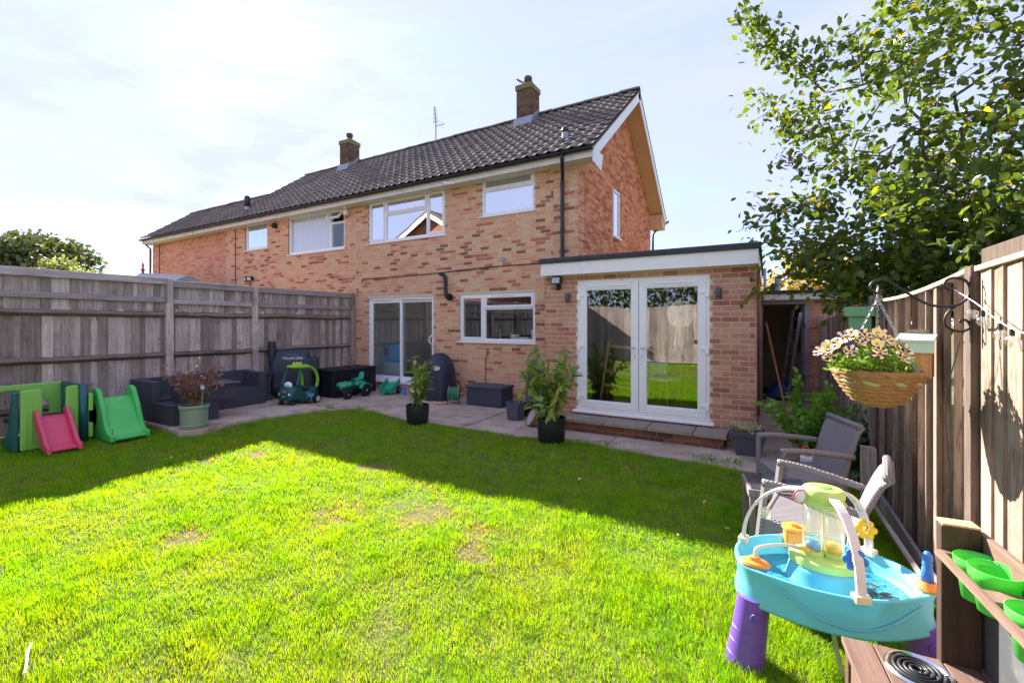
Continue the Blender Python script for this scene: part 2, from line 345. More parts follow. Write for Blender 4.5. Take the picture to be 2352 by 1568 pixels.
def leafy(name, a, b, c2=None, trans=.45, rough=.45, share=.12):
    """leaves: tone per leaf, light passes through"""
    m, t, p, o = new_mat(name); g = nd(t, 'ShaderNodeNewGeometry'); oi = nd(t, 'ShaderNodeObjectInfo')
    s = math_(t, 'FRACT', math_(t, 'ADD', g.outputs['Random Per Island'], math_(t, 'MULTIPLY', oi.outputs['Random'], 3.77)))
    c = mixc(t, s, a, b)
    if c2: c = mixc(t, math_(t, 'GREATER_THAN', math_(t, 'FRACT', math_(t, 'MULTIPLY', s, 17.3)), 1-share), c, c2)
    n = noise(t, g.outputs['Position'], 1.6, 3); c = mixc(t, 1.0, c, ramp(t, n, [(.3, (.75, .8, .75)), (.7, (1.2, 1.15, 1.1))]), 'MULTIPLY')
    t.links.new(c, p.inputs['Base Color']); p.inputs['Roughness'].default_value = rough; p.inputs['Specular IOR Level'].default_value = .45
    tr = nd(t, 'ShaderNodeBsdfTranslucent'); ct = mixc(t, 1.0, c, (1.35, 1.3, .55), 'MULTIPLY'); t.links.new(ct, tr.inputs[0])
    ms = nd(t, 'ShaderNodeMixShader'); ms.inputs[0].default_value = trans
    t.links.new(p.outputs[0], ms.inputs[1]); t.links.new(tr.outputs[0], ms.inputs[2]); t.links.new(ms.outputs[0], o.inputs[0]); return m
leaf_tree = leafy('plum_leaf', C(80, 102, 48), C(118, 136, 58), C(190, 168, 54), .48, .28, .035)
leaf_far = leafy('far_leaf', C(84, 96, 56), C(112, 120, 72), None, .25, .6)
leaf_yel = leafy('autumn_leaf', C(178, 150, 50), C(200, 176, 80), C(150, 150, 60), .4, .6)
leaf_shrub = leafy('shrub_leaf', C(108, 160, 54), C(142, 190, 76), None, .4, .4)
leaf_ivy = leafy('dark_ivy_leaf', C(46, 84, 44), C(66, 106, 52), None, .2, .35)
leaf_pot = leafy('potted_leaf', C(104, 140, 56), C(150, 172, 84), C(176, 176, 100), .35, .4)
leaf_dry = leafy('dried_leaf', C(130, 92, 84), C(164, 122, 112), C(106, 66, 56), .3, .7)
leaf_var = leafy('variegated_leaf', C(190, 192, 156), C(146, 160, 116), C(216, 214, 190), .3, .5, .3)
fern = leafy('petunia_leaf', C(104, 138, 44), C(134, 164, 58), None, .4, .5)
bark = M('tree_bark', C(112, 98, 88), .9, .25, 14, .8, .008, 40)
twig = M('twig', C(120, 96, 76), .8, .2, 14, .4)
soil = M('potting_soil', C(62, 48, 38), .95, .3, 20, .8, .008, 60)
def grass_mat():
    m, t, p, o = new_mat('grass_blade'); g = nd(t, 'ShaderNodeNewGeometry'); gp = g.outputs['Position']
    s = g.outputs['Random Per Island']
    c = mixc(t, s, C(80, 158, 8), C(136, 194, 12))
    n1 = noise(t, gp, 1.3, 6, .6); c = mixc(t, ramp(t, n1, [(.36, (0, 0, 0)), (.66, (.75,)*3)]), c, mixc(t, s, C(120, 162, 14), C(154, 184, 24)))
    n5 = noise(t, gp, 5.5, 5, .65); c = mixc(t, 1.0, c, ramp(t, n5, [(.36, (.62, .74, .7)), (.52, (1, 1, 1)), (.7, (1.12, 1.06, .9))]), 'MULTIPLY')
    a = nd(t, 'ShaderNodeAttribute'); a.attribute_name = 'dry'
    c = mixc(t, a.outputs['Fac'], c, mixc(t, s, C(152, 136, 70), C(178, 158, 102)))
    t.links.new(c, p.inputs['Base Color']); p.inputs['Roughness'].default_value = .5; p.inputs['Specular IOR Level'].default_value = .18
    tr = nd(t, 'ShaderNodeBsdfTranslucent'); ct = mixc(t, 1.0, c, (2.3, 1.5, .38), 'MULTIPLY'); t.links.new(ct, tr.inputs[0])
    ms = nd(t, 'ShaderNodeMixShader'); ms.inputs[0].default_value = .5
    t.links.new(p.outputs[0], ms.inputs[1]); t.links.new(tr.outputs[0], ms.inputs[2]); t.links.new(ms.outputs[0], o.inputs[0]); return m
grass_m = grass_mat()
def rattan_mat(name, col, s=60, diag=True, bd=.006):
    m, t, p, o = new_mat(name); v = coords(t, (s, s, s))
    ch = nd(t, 'ShaderNodeTexWave'); ch.wave_type = 'BANDS'; ch.bands_direction = 'DIAGONAL'; ch.inputs['Scale'].default_value = .35; t.links.new(v, ch.inputs['Vector'])
    c2 = nd(t, 'ShaderNodeTexWave'); c2.wave_type = 'BANDS'; c2.bands_direction = 'Z'; c2.inputs['Scale'].default_value = .5; t.links.new(v, c2.inputs['Vector'])
    h = math_(t, 'MULTIPLY', ch.outputs['Fac'], c2.outputs['Fac'])
    n = noise(t, coords(t), 7, 4)
    c = mixc(t, h, mul(col, .55), mul(col, 1.25)); c = mixc(t, n, mixc(t, 1.0, c, (.85, .85, .88), 'MULTIPLY'), mixc(t, 1.0, c, (1.12, 1.1, 1.08), 'MULTIPLY'))
    t.links.new(c, p.inputs['Base Color']); p.inputs['Roughness'].default_value = .5; bump(t, p, h, .8, bd); return m
rattan_dark = rattan_mat('dark_rattan', C(78, 80, 94), 90, bd=.003)
rattan_grey = rattan_mat('grey_rattan', C(156, 150, 154), 75)
def plas(n, c, **k): return M(n, c, k.pop('rough', .4), k.pop('var', .09), 5, .06, .001, 60, dirt=k.pop('dirt', .22), dcol=k.pop('dcol', tuple(v*.55+.02 for v in c)), **k)
P_red = plas('red_plastic', C(214, 72, 106)); P_green = plas('bright_green_plastic', C(88, 206, 104), trans=.12); P_lime = plas('lime_plastic', C(138, 200, 92)); P_teal = plas('dark_teal_plastic', C(22, 92, 96))
P_blue = plas('sky_blue_plastic', C(118, 212, 234), trans=.22, dirt=.15); P_purple = plas('purple_plastic', C(112, 76, 178)); P_orange = plas('orange_plastic', C(246, 150, 60)); P_yellow = plas('yellow_plastic', C(250, 196, 40))
P_limet = plas('light_lime_plastic', C(190, 222, 122)); P_white = plas('white_plastic', C(226, 218, 224)); P_cream = plas('cream_plastic', C(236, 222, 196)); P_bluee = plas('blue_plastic', C(62, 128, 220))
P_pot = plas('vivid_green_plastic', C(92, 228, 84), trans=.25); P_cargreen = plas('deep_green_plastic', C(16, 78, 76)); P_carlime = plas('yellow_green_plastic', C(128, 196, 44)); P_dino = plas('pale_yellow_plastic', C(244, 204, 92))
P_black = M('matt_black_plastic', C(30, 31, 36), .5, .1); P_emer = plas('emerald_plastic', C(34, 164, 128)); P_sticker = plas('sticker_blue', C(96, 180, 226)); P_face = plas('face_white', C(226, 232, 236)); P_pink = plas('pink_plastic', C(222, 60, 110))
cover_blk = M('black_cover_fabric', C(42, 46, 64), .5, .22, 5, .3, .004, 90); box_blk = M('black_storage_box', C(22, 22, 34), .6, .12, 6, .15)
logo_w = M('logo_print', C(214, 216, 222), .7, .05); logo_g = M('logo_print_grey', C(112, 116, 128), .7, .05)
chrome = M('chrome', C(210, 212, 216), .18, .05, metal=1)
sage_glaze = M('sage_glaze', C(140, 158, 138), .35, .06, 4, .05, dirt=.25, dcol=(.2, .22, .17)); slate_planter = M('slate_planter', C(76, 82, 96), .6, .12, 5, .2, dirt=.2); black_pot = M('black_pot', C(26, 36, 40), .45, .15, 7, .1)
box_ply = M('birdbox_green', C(116, 168, 122), .6, .06); box_mint = M('birdbox_mint', C(186, 216, 200), .6, .06)
wicker = M('natural_wicker', C(146, 110, 70), .8, .5, 30, .4, .003, 80); wicker_g = M('greenish_wicker', C(160, 162, 118), .7, .2, 30, .4, .003, 80)
chalk = M('chalkboard', C(66, 68, 72), .8, .18, 5, .1, dirt=.5, dcol=(.3, .3, .3))
copper = M('copper_pipe', C(168, 96, 62), .35, .1, metal=.8); tap_brass = M('brass', C(160, 130, 70), .35, .1, metal=.8)
hose_g = plas('green_hose', C(58, 132, 92)); hose_clear = M('clear_hose', C(206, 210, 196), .3, .05, trans=.4); grey_pl = plas('grey_plastic', C(150, 152, 156))
petal_c = M('cream_petal', C(244, 228, 150), .7, .06, 20); petal_p = M('purple_petal', C(72, 22, 126), .7, .2, 20); petal_eye = M('petal_eye', C(200, 140, 30), .7)
def water_mat():
    m, t, p, o = new_mat('shallow_water'); p.inputs['Base Color'].default_value = (*C(46, 140, 170), 1); p.inputs['Roughness'].default_value = .05
    bump(t, p, noise(t, coords(t), 16, 4, .6, 1.5), .9, .03); return m
water_m = water_mat()
# ------------------------------------------------------------------ ground
g = MB().add([(-400, -400, -.03), (400, -400, -.03), (400, 400, -.03), (-400, 400, -.03)], [(0, 1, 2, 3)]).build('ground', lawn_soil); struct(g)
EDGE = [(-9.6, 3.2), (-8.6, 3.22), (-7.95, 3.28), (-7.62, 3.4), (-7.5, 3.7), (-7.53, 4.11), (-7.37, 4.66), (-7.12, 5.5), (-7.0, 5.85), (-6.36, 5.87), (-5.425, 5.69), (-4.73, 5.69), (-3.69, 5.71), (-3.21, 5.715), (-2.28, 5.8), (-1.57, 5.69), (-.75, 5.69), (-.27, 5.57), (.2, 5.62), (.45, 6.2), (.5, 7.2)]
def in_patio(x, y):
    """vectorised: True where the concrete lies"""
    ex = np.array([p[0] for p in EDGE]); ey = np.array([p[1] for p in EDGE])
    o = np.argsort(ex); yy = np.interp(x, ex[o], ey[o])
    wob = .035*np.sin(x*7.3)+.025*np.sin(x*17.1+1.3)
    return (y > yy+wob) | ((x < -7.45) & (y > 3.24+wob) & (y < 5.6) & (x < -7.53+wob*1.5))
nx, ny = 120, 110
gx, gy = np.meshgrid(np.linspace(-9.6, 1.2, nx), np.linspace(-5.6, 12.0, ny))
def lawn_z(x, y): return .012*np.sin(x*1.3+y*.7)+.010*np.sin(x*2.9-y*2.1+1)+.006*np.sin(x*6.1+y*5.3)-.012
gz = lawn_z(gx, gy); gz = np.where(gy > 5.4, np.minimum(gz, -.012), gz)
V = np.stack([gx.ravel(), gy.ravel(), gz.ravel()], 1)
ii = np.arange(nx*ny).reshape(ny, nx); Fq = np.stack([ii[:-1, :-1].ravel(), ii[:-1, 1:].ravel(), ii[1:, 1:].ravel(), ii[1:, :-1].ravel()], 1)
lawn = bpy.data.objects.new('lawn', npmesh('lawn', V, Fq, lawn_soil, True)); COL.objects.link(lawn); struct(lawn)
# cast concrete: raised bay beside the left fence, then bays along the house, thin joints between
def slab(poly, z): return struct(MB().prism(poly, 'z', -.12, z).build('patio', concrete, bevel=.012))
slab([(-9.5, 3.25), (-7.95, 3.26), (-7.5, 3.22), (-7.36, 3.45), (-7.42, 3.8), (-7.53, 4.11), (-7.37, 4.66), (-7.15, 5.5), (-7.75, 5.56), (-9.5, 5.74)], .06)
slab([(-9.5, 5.77), (-7.75, 5.59), (-7.14, 5.53), (-7.0, 5.85), (-6.75, 5.87), (-6.75, 8.2), (-9.5, 8.2)], .012)
slab([(-6.72, 5.875), (-6.36, 5.87), (-5.425, 5.69), (-4.73, 5.69), (-4.21, 5.7), (-4.21, 8.2), (-6.72, 8.2)], .014)
slab([(-4.18, 5.7), (-3.69, 5.71), (-3.21, 5.715), (-2.28, 5.8), (-1.9, 5.76), (-1.9, 8.2), (-4.18, 8.2)], .010)
slab([(-1.885, 5.755), (-1.57, 5.69), (-.75, 5.69), (-.27, 5.57), (.2, 5.62), (.42, 6.2), (.42, 6.6), (-1.885, 6.6)], .013)
slab([(-.3, 6.615), (.42, 6.615), (.45, 7.2), (.9, 7.4), (.9, 10.9), (-.3, 10.9)], .006)
# ------------------------------------------------------------------ houses
YW, XC, XP, XL, XE = 8.09, -3.15, -9.38, -15.6, -20.94     # rear wall plane, right corner, party line, left corner, end of the side wing
ZE, YE, YR, ZR, YB = 4.90, 7.79, 11.1, 7.39, 14.1
MC = {}
def box_mesh(l, h, d, mat, axis):
    k = (round(l, 3), round(h, 3), round(d, 3), mat.name, axis)
    if k not in MC:
        b = MB()
        if axis == 'x': b.bx(-l/2, l/2, -d, d, -h/2, h/2)
        else: b.bx(-d, d, -l/2, l/2, -h/2, h/2)
        # front, top, bottom, two ends: the back is inside the mortar
        MC[k] = b.mesh('brick', mat)
    return MC[k]
def lay_bricks(u0, u1, z0, z1, holes, clip=None, course=.075, L=.225, j=.012, off=0.0):
    out = []; n = int((z1-z0)/course)
    for i in range(n):
        za = z0+i*course; zb = za+course-j
        lo, hi = (u0, u1) if clip is None else clip((za+zb)/2)
        if hi-lo < .05: continue
        cuts = [(a, b) for a, b, c, d in holes if zb > c+.004 and za < d-.004]
        st = lo+(0 if i % 2 == 0 else -L/2)+off
        while st < hi:
            seg = [(max(st, lo), min(st+L-j, hi))]
            for a, b in cuts: seg = [q for s in seg for q in ((s[0], min(s[1], a)), (max(s[0], b), s[1]))]
            for a, b in seg:
                if b-a > .03: out.append((a, b, za, zb))
            st += L
    return out
def brick_face(parent, bricks, plane, axis, sign, mat, single, d=.05, proud=.005, stuffname='brickwork'):
    """axis 'x': bricks along X in plane Y; axis 'y': along Y in plane X. sign: outward direction. 'single' nearest ones become own objects"""
    def cen(b): return ((b[0]+b[1])/2, plane, (b[2]+b[3])/2) if axis == 'x' else (plane, (b[0]+b[1])/2, (b[2]+b[3])/2)
    bricks = sorted(bricks, key=lambda b: (Vector(cen(b))-CAMP).length/max(.03, b[1]-b[0])**.5)
    for b in bricks[:single]:
        c = list(cen(b)); e = random.uniform(-.001, .001)+proud
        if axis == 'x': c[1] += sign*(e-d)
        else: c[0] += sign*(e-d)
        inst('brick', box_mesh(round(b[1]-b[0], 3), b[3]-b[2], d, mat, axis), parent, c, (random.uniform(-.004, .004), random.uniform(-.004, .004), random.uniform(-.004, .004)))
    rest = bricks[single:]
    if rest:
        V = []; F = []
        for b in rest:
            p = plane+sign*(proud+random.uniform(-.001, .001)); q = p-sign*.03; k = len(V)
            for w in (q, p):
                for u, z in ((b[0], b[2]), (b[1], b[2]), (b[1], b[3]), (b[0], b[3])): V.append((u, w, z) if axis == 'x' else (w, u, z))
            F += [(k+4, k+5, k+6, k+7), (k, k+1, k+5, k+4), (k+2, k+3, k+7, k+6), (k+1, k+2, k+6, k+5), (k+3, k, k+4, k+7)]
        o = bpy.data.objects.new(stuffname, npmesh(stuffname, np.array(V), np.array(F), mat, False)); COL.objects.link(o); o.parent = parent; stuff(o)
def holed_wall(b, x0, x1, z0, z1, holes, ya, yb):
    xs = sorted({x0, x1, *[q for h in holes for q in h[:2] if x0 < q < x1]}); zs = sorted({z0, z1, *[q for h in holes for q in h[2:] if z0 < q < z1]})
    for xa, xb in zip(xs, xs[1:]):
        for za, zb in zip(zs, zs[1:]):
            cx, cz = (xa+xb)/2, (za+zb)/2
            if not any(h[0] < cx < h[1] and h[2] < cz < h[3] for h in holes): b.bx(xa, xb, ya, yb, za, zb)
    return b
# ---- windows and doors (parts of a house); y is the frame's outer face
def rect_frame(b, x0, x1, z0, z1, w, ya, yb):
    b.bx(x0, x0+w, ya, yb, z0, z1); b.bx(x1-w, x1, ya, yb, z0, z1); b.bx(x0+w, x1-w, ya, yb, z0, z0+w); b.bx(x0+w, x1-w, ya, yb, z1-w, z1); return b
def window(parent, x0, x1, z0, z1, y, lights, gl, sashes=(), sill=True, vents=(), fw=.055, name='window'):
    f = MB(); rect_frame(f, x0, x1, z0, z1, fw, y, y+.07)
    for a, b_, c, d in lights['bars']: f.bx(a, b_, y+.001, y+.069, c, d)
    w = f.build(name, upvc, parent, bevel=.006)
    for a, b_, c, d in lights['panes']:
        MB().bx(a-.004, b_+.004, y+.028, y+.034, c-.004, d+.004).build('pane', gl, w)
        rect_frame(MB(), a-.001, b_+.001, c-.001, d+.001, .012, y+.016, y+.050).build('glazing_bead', upvc, w)
    for a, b_, c, d in sashes:
        rect_frame(MB(), a, b_, c, d, .05, y-.016, y+.03).build('sash', upvc, w, bevel=.006)
        MB().bx(a+.045, b_-.045, y+.006, y+.012, c+.045, d-.045).build('pane', gl, w)
    if sill: MB().prism([(y-.06, z0-.035), (y-.06, z0-.012), (y+.05, z0+.004), (y+.05, z0-.035)], 'x', x0-.06, x1+.04).build('sill', upvc, w, bevel=.004)
    for a, b_, z in vents: MB().bx(a, b_, y-.030, y-.014, z, z+.022).build('trickle_vent', upvc, w, bevel=.004)
    return w
def curtain_sheet(parent, x0, x1, z0, z1, y, waves, mat, name='curtain', amp=.025):
    n = int(waves*8); V = []; F = []
    for i in range(n+1):
        x = x0+(x1-x0)*i/n; yy = y+amp*math.sin(i/8*2*math.pi)+amp*.4*math.sin(i*.37)
        V += [(x, yy, z0), (x, yy+.004, z1)]
    for i in range(n): F.append((2*i, 2*i+2, 2*i+3, 2*i+1))
    return MB().add(V, F).build(name, mat, parent, smooth=True)
# right-hand house
HR = thing('semi_detached_house', 'two storey brick house with tiled gable roof, sliding patio door and black downpipe', 'house', (XC, YW, 0)); HR_off = Vector((-XC, -YW, 0))
def at0(o, root): o.location = Vector(o.location)-Vector(root.location); return o
# house parts are written in world coordinates: every house Empty sits at the origin of those coordinates
HR.location = (0, 0, 0)
W1 = (-8.92, -6.42, 3.69, 4.76); W2 = (-5.42, -4.12, 3.97, 4.80); PD = (-8.92, -6.76, .21, 2.28); KW = (-6.01, -4.11, 1.25, 2.29)
holesR = [W1, W2, PD, KW]
b = MB(); holed_wall(b, XP, XC, -.1, ZE+.05, holesR, YW, YW+.25)
wallR = b.build('wall', mortar, HR)
pier = [(-3.68, XC, 0, 5)]
bricks = lay_bricks(XP, -3.68, .02, ZE, holesR)
brick_face(wallR, bricks, YW, 'x', -1, brick_house, 300)
# corner pier stands a finger proud
MB().bx(-3.68, XC-.008, YW-.03, YW-.001, -.1, ZE).build('pier', mortar, HR)
brick_face(HR, lay_bricks(-3.68, XC, 2.5, ZE, []), YW-.03, 'x', -1, brick_house, 0, stuffname='pier_brickwork')
# gable wall
def gclip(z):
    if z < ZE-.05: return (YW-.03, YB)
    k = (z-(ZE-.05))*(YR-YE)/(ZR-ZE); return (max(YW-.03, YE+k+.02), min(YB, 2*YR-YE-k-.02))
gp = [(YW, -.1), (YB, -.1), (YB, ZE+.1), (YR, ZR-.12), (YW, ZE+.1)]
GW = (10.2, 10.68, 3.68, 4.8)
MB().prism(gp, 'x', XC-.25, XC-.004).build('gable_wall', mortar_d, HR)
brick_face(HR, lay_bricks(YW, YB, 2.1, ZR-.2, [(GW[0]-.0, GW[1]+.0, GW[2], GW[3])], gclip), XC-.004, 'y', 1, brick_side_lit, 0, stuffname='gable_brickwork')
w = MB(); 
for a, b_, c, d in ((GW[0], GW[1], GW[2], GW[2]+.05), (GW[0], GW[1], GW[3]-.05, GW[3]), (GW[0], GW[0]+.05, GW[2]+.05, GW[3]-.05), (GW[1]-.05, GW[1], GW[2]+.05, GW[3]-.05)): w.bx(XC-.03, XC+.03, a, b_, c, d)
gw = w.build('window', upvc, HR, bevel=.005); MB().bx(XC-.02, XC+.005, GW[0]+.05, GW[1]-.05, GW[2]+.05, GW[3]-.05).build('pane', glass_up, gw)
MB().bx(XC-.02, XC+.08, GW[0]-.05, GW[1]+.05, GW[2]-.03, GW[2]).build('sill', upvc, gw, bevel=.004)
# party and rear walls, floors; unseen rear openings added to brighten the rooms
b = MB(); b.bx(XP, XP+.2, YW+.26, YB-.26, -.1, 5.0); holed_wall(b, XP, XC, -.1, 5.0, [(-8.6, -6.6, 1.0, 2.25), (-5.6, -4.0, 1.1, 2.2), (-8.6, -6.8, 3.7, 4.7)], YB-.25, YB); b.build('back_wall', room_wall, HR)
MB().bx(XP+.2, XC-.25, YW+.251, YB-.26, -.1, .19).build('ground_floor', floor_in, HR); MB().bx(XP+.2, XC-.25, YW+.251, YB-.26, 2.42, 2.7).build('upper_floor', room_wall, HR); MB().bx(XP+.2, XC-.25, YW+.251, YB-.26, 4.93, 5.0).build('upper_ceiling', room_wall, HR)
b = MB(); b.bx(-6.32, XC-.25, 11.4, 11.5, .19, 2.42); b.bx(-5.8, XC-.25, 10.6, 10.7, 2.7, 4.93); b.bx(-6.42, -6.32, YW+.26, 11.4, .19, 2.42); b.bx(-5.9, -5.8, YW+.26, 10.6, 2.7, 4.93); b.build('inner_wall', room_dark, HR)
# ---- roof
SLOPE = math.atan2(ZR-ZE, YR-YE); SL = math.hypot(ZR-ZE, YR-YE)
TW, TG = .235, SL/13
prof = [(0, .004), (.07, .016), (.14, .026), (.22, .029), (.30, .019), (.40, .005), (.55, -.002), (.75, -.002), (.92, .003), (1.0, .010)]
def tile_mesh():
    V = []; n = len(prof); l = TG+.07
    for s, (y, lift) in enumerate(((0, .030), (l, .0))):
        for u, z in prof: V.append((u*TW*1.04-TW*.52, y, z+lift))
    for u, z in prof: V.append((u*TW*1.04-TW*.52, .002, z+.030-.022))
    F = [(i, i+1, n+i+1, n+i) for i in range(n-1)]+[(2*n+i, 2*n+i+1, i+1, i) for i in range(n-1)]
    return V, F
TV, TF = tile_mesh()
tile_me = MB().add(TV, TF).mesh('roof_tile', tile, True)
try: tile_me.set_sharp_from_angle(angle=R(50))
except Exception: pass
def tiles(parent, x0, x1, ye, ze, rows, single=300, sag=0.0):
    n = int(round((x1-x0)/TW)); step = (x1-x0)/n; pl = []
    for r in range(rows):
        for i in range(n):
            x = x0+(i+.5)*step; s = r*TG-.04
            pl.append((x, ye+s*math.cos(SLOPE), ze+s*math.sin(SLOPE)+.03, random.gauss(0, .010), random.gauss(0, .014)))
    pl.sort(key=lambda p: (Vector(p[:3])-CAMP).length)
    for x, y, z, a, c in pl[:single]: inst('roof_tile', tile_me, parent, (x, y, z), (SLOPE+a, random.gauss(0, .008), c))
    if pl[single:]:
        b = MB()
        for x, y, z, a, c in pl[single:]:
            m = Matrix.Translation((x, y, z)) @ Euler((SLOPE+a, 0, c)).to_matrix().to_4x4(); b.add([m @ Vector(v) for v in TV], TF)
        me = bpy.data.meshes.new('roof_tiling'); me.from_pydata(b.v, [], b.f); me.materials.append(tile); me.update()
        stuff(inst('roof_tiling', me, parent))
def roof(parent, x0, x1, yr, zr, ye=YE, ze=ZE, rows=13, single=300):
    ybk = 2*yr-ye
    r = MB().prism([(ye, ze-.03), (yr, zr-.03), (ybk, ze-.03), (ybk, ze-.10), (yr, zr-.12), (ye, ze-.10)], 'x', x0+.01, x1-.01).build('roof', felt, parent)
    tiles(r, x0, x1, ye, ze, rows, single)
    # far slope, out of sight from the garden: one plain tiled sheet with courses
    b = MB()
    for i in range(rows):
        a = i*TG; c = a+TG+.03; b.add([(x, ybk-s*math.cos(SLOPE), ze+s*math.sin(SLOPE)+h) for s, h in ((a, .05), (c, .02)) for x in (x0, x1)], [(0, 1, 3, 2)])
    stuff(b.build('far_slope_tiling', tile, r))
    n = int((x1-x0)/.45); rt = MB().lathe([(.001, 0)], 3)
    hb = MB(); pr = [(math.cos(R(a))*.12, math.sin(R(a))*.10) for a in range(0, 181, 22)]
    hb.prism(pr+[(x*.85, z*.85) for x, z in reversed(pr)], 'x', -.23, .23); me = hb.mesh('ridge_tile', tile)
    for i in range(n): inst('ridge_tile', me, r, (x0+(i+.5)*(x1-x0)/n, yr, zr+.005+random.gauss(0, .004)), (0, random.gauss(0, .01), random.gauss(0, .01)), ((x1-x0)/n/.455, 1, 1))
    return r
XV = -2.745
roofR = roof(HR, XP, XV, YR, ZR)
def eaves(parent, x0, x1, br=1.0):
    MB().bx(x0, x1, YE-.004, YE+.022, ZE-.20, ZE-.035).build('fascia', old_paint, parent, bevel=.003)
    MB().bx(x0, x1, YE+.024, YW-.002, ZE-.20, ZE-.185).build('soffit', old_paint, parent)
    pr = [(YE-.065+.055*math.cos(R(a)), ZE-.04+.055*math.sin(R(a))) for a in range(180, 361, 20)]; pr2 = [(YE-.065+.048*math.cos(R(a)), ZE-.04+.048*math.sin(R(a))) for a in range(360, 179, -20)]
    gt = MB().prism(pr+pr2, 'x', x0+.02, x1+.02).build('gutter', black_plastic, parent, smooth=False)
    n = int((x1-x0)/br)
    for i in range(n):
        x = x0+(i+.5)*(x1-x0)/n; pr = [(YE-.065+.062*math.cos(R(a)), ZE-.04+.062*math.sin(R(a))) for a in range(180, 361, 20)]; pr2 = [(YE-.065+.054*math.cos(R(a)), ZE-.04+.054*math.sin(R(a))) for a in range(360, 179, -20)]
        MB().prism(pr+pr2, 'x', x-.02, x+.02).build('gutter_bracket', black_plastic, gt)
eaves(HR, XP, XV-.02)
# barge boards and their broad soffit on the gable
def barge(ya, za, yb, zb, nm):
    d = Vector((0, yb-ya, zb-za)).normalized(); nrm = Vector((0, -d.z, d.y)); nrm = nrm if nrm.z > 0 else -nrm
    def q(p, k): return (p[0]+nrm.y*k, p[1]+nrm.z*k)
    A, B = (ya, za), (yb, zb)
    MB().prism([q(A, .0), q(B, .0), q(B, -.20), q(A, -.20)], 'x', XV-.025, XV+.002).build('bargeboard', white_paint, HR, bevel=.003)
    MB().prism([q(A, .02), q(B, .02), q(B, -.005), q(A, -.005)], 'x', XV-.03, XV+.014).build('verge', tile, HR)
    MB().prism([q(A, -.165), q(B, -.165), q(B, -.18), q(A, -.18)], 'x', XC+.004, XV-.026).build('verge_soffit', tan_soffit, HR)
barge(YE-.03, ZE-.03, YR, ZR-.01, 'a'); barge(2*YR-YE+.03, ZE-.03, YR, ZR-.01, 'b')
MB().prism([(YE-.03, ZE-.06), (YE-.03, ZE-.30), (YW+.10, ZE-.36), (YW+.22, ZE-.02)], 'x', XV-.026, XV-.002).build('eaves_box_end', white_paint, HR, bevel=.003)
MB().prism([(14.42, ZE-.06), (14.42, ZE-.36), (13.95, ZE-.36), (13.95, ZE+.05)], 'x', XC+.006, XV-.03).build('eaves_box', tan_soffit, HR)
MB().tube([(XV+.05, 14.5, 4.82), (XV+.02, 14.42, 4.78), (XC+.12, 14.2, 4.5), (XC+.06, 14.15, 4.4), (XC+.06, 14.15, 2.6)], .035, 8).build('rear_downpipe', black_plastic, HR, smooth=True)
# chimney builder: stack of real bricks, oversailing cap, pot, lead flashing
def chimney(parent, xc, yc, wx, wy, ztop, zbase=6.6, potx=0, green=True):
    st = MB().bx(xc-wx/2+.012, xc+wx/2-.012, yc-wy/2+.012, yc+wy/2-.012, zbase, ztop).build('chimney', mortar_d, parent)
    for pl, ax, sg, lo, hi in ((yc-wy/2, 'x', -1, xc-wx/2, xc+wx/2), (xc+wx/2, 'y', 1, yc-wy/2, yc+wy/2), (xc-wx/2, 'y', -1, yc-wy/2, yc+wy/2), (yc+wy/2, 'x', 1, xc-wx/2, xc+wx/2)):
        brick_face(st, lay_bricks(lo, hi, zbase, ztop, []), pl-sg*.006, ax, sg, brick_chim, 0, stuffname='chimney_brickwork')
    b = MB(); b.bx(xc-wx/2-.03, xc+wx/2+.03, yc-wy/2-.03, yc+wy/2+.03, ztop-.16, ztop-.02); b.loft([[(xc+sx*(wx/2-i*.12), yc+sy*(wy/2-i*.12), ztop-.02+i*.10) for sx, sy in ((-1, -1), (1, -1), (1, 1), (-1, 1))] for i in (0, 1)])
    b.build('chimney_cap', brick_chim_cap, st, bevel=.012)
    MB().lathe([(.09, 0), (.085, .10), (.11, .11), (.115, .2), (.105, .22), (.08, .22), (.075, .1)], 14, (xc+potx, yc, ztop+.06)).build('chimney_pot', brick_chim_pot, st, smooth=True)
    zs = lambda y: ZE+(y-YE)*math.tan(SLOPE)
    b = MB(); f0, f1 = yc-wy/2, yc+wy/2
    b.prism([(f0-.14, zs(f0-.14)+.035), (f0, zs(f0)+.05), (f0, zs(f0)+.22), (f0-.012, zs(f0)+.22)], 'x', xc-wx/2-.06, xc+wx/2+.06)
    for s in (-1, 1):
        xx = xc+s*(wx/2+.006); n = 5; pts = []
        for i in range(n):
            y = f0+(YR-f0)*i/n; y2 = f0+(YR-f0)*(i+1)/n; pts += [(y, zs(y)+.24), (y2, zs(y)+.24)]
        b.prism([(f0, zs(f0)-.02)]+pts+[(YR, zs(YR)-.02)], 'x', xx-.008, xx+.008)
        b.prism([(f0, zs(f0)+.05), (YR, zs(YR)+.05), (YR, zs(YR)+.035), (f0, zs(f0)+.035)], 'x', min(xx, xx+s*.14), max(xx, xx+s*.14))
    b.build('lead_flashing', lead, st)
    return st
brick_chim_cap = M('mossy_brick_cap', C(128, 116, 74), .95, .3, 12, .8, .01, 40, dirt=.6, dcol=(.10, .08, .05)); brick_chim_pot = M('clay_pot_dark', C(92, 78, 70), .85, .2, 10, .3)
ch1 = chimney(HR, -5.725, 10.84, .45, .50, 8.14)
